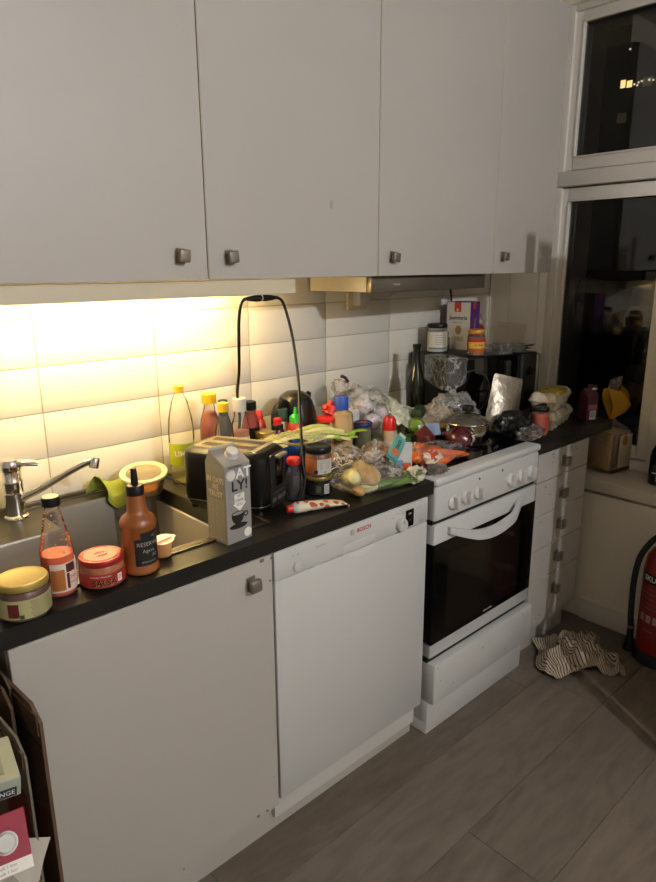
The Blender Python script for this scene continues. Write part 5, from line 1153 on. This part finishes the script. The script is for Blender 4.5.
for a in (-216, -196, -176):
    p_ = obj('pictogram', patch(B(), .0847, a-7, a+7, .185, .215, 6), mat('pale_pictogram', 'b59a90', .6), lb); text('AB', .014, M_redp, p_, wrap=(.0853, a, .2))
text('brannslukker', .010, M_grey, lb, wrap=(.0853, -196, .150))

def towel_mat():
    m = bpy.data.materials.new('striped_cotton'); m.use_nodes = True; N = m.node_tree.nodes; L = m.node_tree.links; b = N['Principled BSDF']
    uv = N.new('ShaderNodeUVMap'); sx = N.new('ShaderNodeSeparateXYZ'); L.new(uv.outputs[0], sx.inputs[0])
    a = N.new('ShaderNodeMath'); a.operation = 'MULTIPLY'; a.inputs[1].default_value = 2*pi*42; L.new(sx.outputs[0], a.inputs[0])
    s_ = N.new('ShaderNodeMath'); s_.operation = 'SINE'; L.new(a.outputs[0], s_.inputs[0])
    cr = N.new('ShaderNodeValToRGB'); cr.color_ramp.elements[0].position = .22; cr.color_ramp.elements[0].color = (*lin('4a3e37'), 1); cr.color_ramp.elements[1].position = .38; cr.color_ramp.elements[1].color = (*lin('b5a48e'), 1)
    h = N.new('ShaderNodeMath'); h.operation = 'MULTIPLY_ADD'; h.inputs[1].default_value = .5; h.inputs[2].default_value = .5; L.new(s_.outputs[0], h.inputs[0]); L.new(h.outputs[0], cr.inputs[0]); L.new(cr.outputs[0], b.inputs['Base Color'])
    b.inputs['Roughness'].default_value = .95; return m
def towel():
    bm = B(); n = 70; uvl = bm.loops.layers.uv.new('UVMap')
    C = Vector((1.425, -.135))
    def fn(u, v):
        # crumpled: squeezed waist in the middle, lobes at both ends, ridged folds
        U, V = u-.5, v-.5
        pinch = .58+.95*abs(U)**1.15
        p = Vector((U*.31, V*.29*pinch))
        w = noise.noise(Vector((u*2.2, v*2.2, 1.7))); w2 = noise.noise(Vector((u*2.4, v*2.1, 7.9)))
        p += Vector((w*.062, w2*.062)); p.rotate(Matrix.Rotation(R(-40), 2))
        fold = 1-abs(noise.noise(Vector((u*3.4+2, v*3.0, 4.1)))*2.2); fold2 = 1-abs(noise.noise(Vector((u*7+1, v*6.2, 2.1)))*2)
        edge = min(1, 7*min(u, 1-u, v, 1-v))
        z = .004+(max(0, fold)**2*.055+max(0, fold2)**2*.018)*(.35+.65*edge)+.018*math.exp(-8*U*U)*edge
        return Vector((C.x+p.x, C.y+p.y, z))
    g = [[bm.verts.new(fn(i/n, k/n)) for k in range(n+1)] for i in range(n+1)]
    for i in range(n):
        for k in range(n):
            f = bm.faces.new((g[i][k], g[i+1][k], g[i+1][k+1], g[i][k+1]))
            for lp_, (a, b_) in zip(f.loops, ((i, k), (i+1, k), (i+1, k+1), (i, k+1))): lp_[uvl].uv = (a/n, b_/n)
    return bm
o = solo('kitchen_towel', towel(), towel_mat(), 'striped dark and beige towel crumpled on the floor', 'towel', smooth=60)
sm = o.modifiers.new('thickness', 'SOLIDIFY'); sm.thickness = .003

# ------------------------------------------------------------------ nook left of the sink cabinet: waste paper bag
pbg = thing('paper_waste_bag', 'brown paper bag of cardboard waste beside the sink cabinet', 'bag', (-.83, -.05, .0))
M_kraft = mat('kraft_paper', '6f5840', .85, var=.15, vs=14, bump=.2, bs=40)
bm = B()
for a in ((-1.0, -.672, -.262, -.258), (-1.0, -.672, .18, .184), (-1.0, -.996, -.26, .182), (-.676, -.672, -.26, .182)): box(bm, a[0], a[1], a[2], a[3], .0, .56)
box(bm, -1.0, -.672, -.26, .182, 0, .004); obj('bag', bm, M_kraft, pbg, world=True)
for s_ in (0,): obj('handle', tube(B(), [(-.90, -.262, .45), (-.88, -.264, .52), (-.80, -.264, .53), (-.77, -.262, .45)], .004, 6, 6), M_kraft, pbg, world=True)
def sheet(name, label, x0, y0, x1, y1, z0, z1, th, m, cut=.0, grp='flattened cardboard in the nook', lean=0.):
    """upright cardboard standing from (x0,y0) to (x1,y1)"""
    d = Vector((x1-x0, y1-y0)); L_ = d.length; a = math.atan2(d.y, d.x)
    bm = B(); poly(bm, [(0, z0), (L_, z0), (L_, z1), (cut, z1), (0, z1-cut*.8)], th)
    o_ = obj(name, bm, m); o_.location = (x0, y0, 0); o_.rotation_euler = (0, 0, a); OFF[o_.name] = Vector((x0, y0, 0))
    return tag(o_, label, 'cardboard', grp)
M_cb = mat('cardboard_brown', '5c4531', .8, var=.2, vs=20); M_cb2 = mat('cardboard_grey', '6b6254', .8, var=.12, vs=20); M_cb3 = mat('cardboard_dark', '4d3a28', .85, var=.2, vs=25)
s1 = sheet('cardboard_sheet', 'brown printed cardboard leaning nearest the white cabinet door', -.622, -.15, -.655, .28, .0, .815, -.006, M_cb, .03)
text('Grandiosa', .055, M_blackm, s1, (.075, .0012, .655), (R(90), R(90), R(180)))
obj('red_print', box(B(), .02, .06, -.0008, .001, .50, .60), mat('dark_red_print', '5f2018', .7), s1); obj('fold_line', box(B(), .0, .40, -.0008, .001, .742, .745), M_blackm, s1)
obj('flap', box(B(), .004, .10, -.001, .003, .765, .805), M_cb3, s1)
sheet('cardboard_sheet', 'dark cardboard edge standing furthest back in the nook', -.632, -.05, -.662, .30, .0, .83, .004, M_cb3, .02)
sheet('cardboard_sheet', 'thick dark cardboard between the brown and grey sheets', -.643, -.09, -.672, .28, .0, .825, .005, M_cb3, .03)
s2 = sheet('cardboard_sheet', 'grey cardboard sheet with a red side just behind the carton', -.665, -.20, -.685, .20, .0, .80, -.004, M_cb2, .03)
obj('flap', box(B(), .004, .09, -.001, .003, .755, .785), M_cb3, s2); obj('red_print', box(B(), .01, .12, -.0008, .001, .52, .70), MATS['dark_red_print'], s2)
cx = thing('food_box', 'pale green cardboard box with dark label on top of the waste', 'box', (-.686, -.25, .79), rot=(R(4), R(5), R(-8)))
obj('body', box(B(), -.13, 0, 0, .10, -.034, 0, .0015, 1), mat('box_pale_green', '9aa08f', .6, var=.05, vs=20), cx)
obj('dark_label', box(B(), -.06, -.006, -.0008, .001, -.031, -.016), mat('label_navy', '1f2a3c', .6), cx); text('MELANGE', .011, M_printw, cx, (-.033, -.0012, -.0235)); obj('window_print', box(B(), -.10, -.02, .015, .08, -.0006, .0008), mat('box_print', '7f8476', .6), cx)
rc = thing('juice_carton', 'empty crimson and white drink carton with white cap in the waste', 'carton', (-.728, -.272, .722), rot=(R(-42), 0, R(-12)))
bd = obj('body', box(B(), -.07, .034, 0, .055, -.052, .030, .0015, 1), mat('carton_crimson', '8f1a34', .45), rc)
obj('white_band', box(B(), -.0705, .0345, -.0006, .0555, -.053, -.036), M_printw, bd); obj('grey_panel', box(B(), -.0705, -.008, -.0006, .02, .008, .0305), mat('carton_top_grey', '8a8a88', .5), bd)
for k in range(2): text('skummet melk 1 liter', .006, M_grey, bd, (-.012, -.0012, -.041-k*.007))
obj('cap', lathe(B(), [(0, 0), (.0155, 0), (.016, .003), (.0135, .004), (.013, .016), (.0115, .018), (0, .018)], 26, (.004, 0, -.010), RX90), M_white2, rc)
obj('second_cap', lathe(B(), [(0, 0), (.011, 0), (.011, .01), (0, .012)], 20, (-.030, 0, .018), RX90), M_white2, rc)
random.seed(12)
for i, (x, y, z, rx_, ry_, rz_, w, l) in enumerate(((-.735, -.245, .60, 60, 20, 15, .10, .14), (-.75, -.25, .60, 70, -30, -10, .09, .15), (-.715, -.235, .57, 80, 40, 25, .08, .16), (-.775, -.235, .62, 55, -10, 5, .10, .12))):
    def pf_(u, v, w=w, l=l, i=i): return Vector(((u-.5)*w, (v-.5)*l, .012*noise.noise(Vector((u*2+i, v*2, i)))+.010*(u-.5)*i))
    solo('waste_paper', cloth(B(), 1, 1, pf_, 10, 10, .0012), mat('waste_white', 'b5aea2', .7, var=.1, vs=10), ['crumpled white paper poking from the waste bag beside the cardboard', 'folded white paper left of the crumpled one in the waste bag', 'upright white paper strip at the bottom of the waste bag', 'white paper sheet under the crimson carton'][i], 'paper', (x, y, z), group='white waste paper in the bag', rot=(R(rx_), R(ry_), R(rz_)))
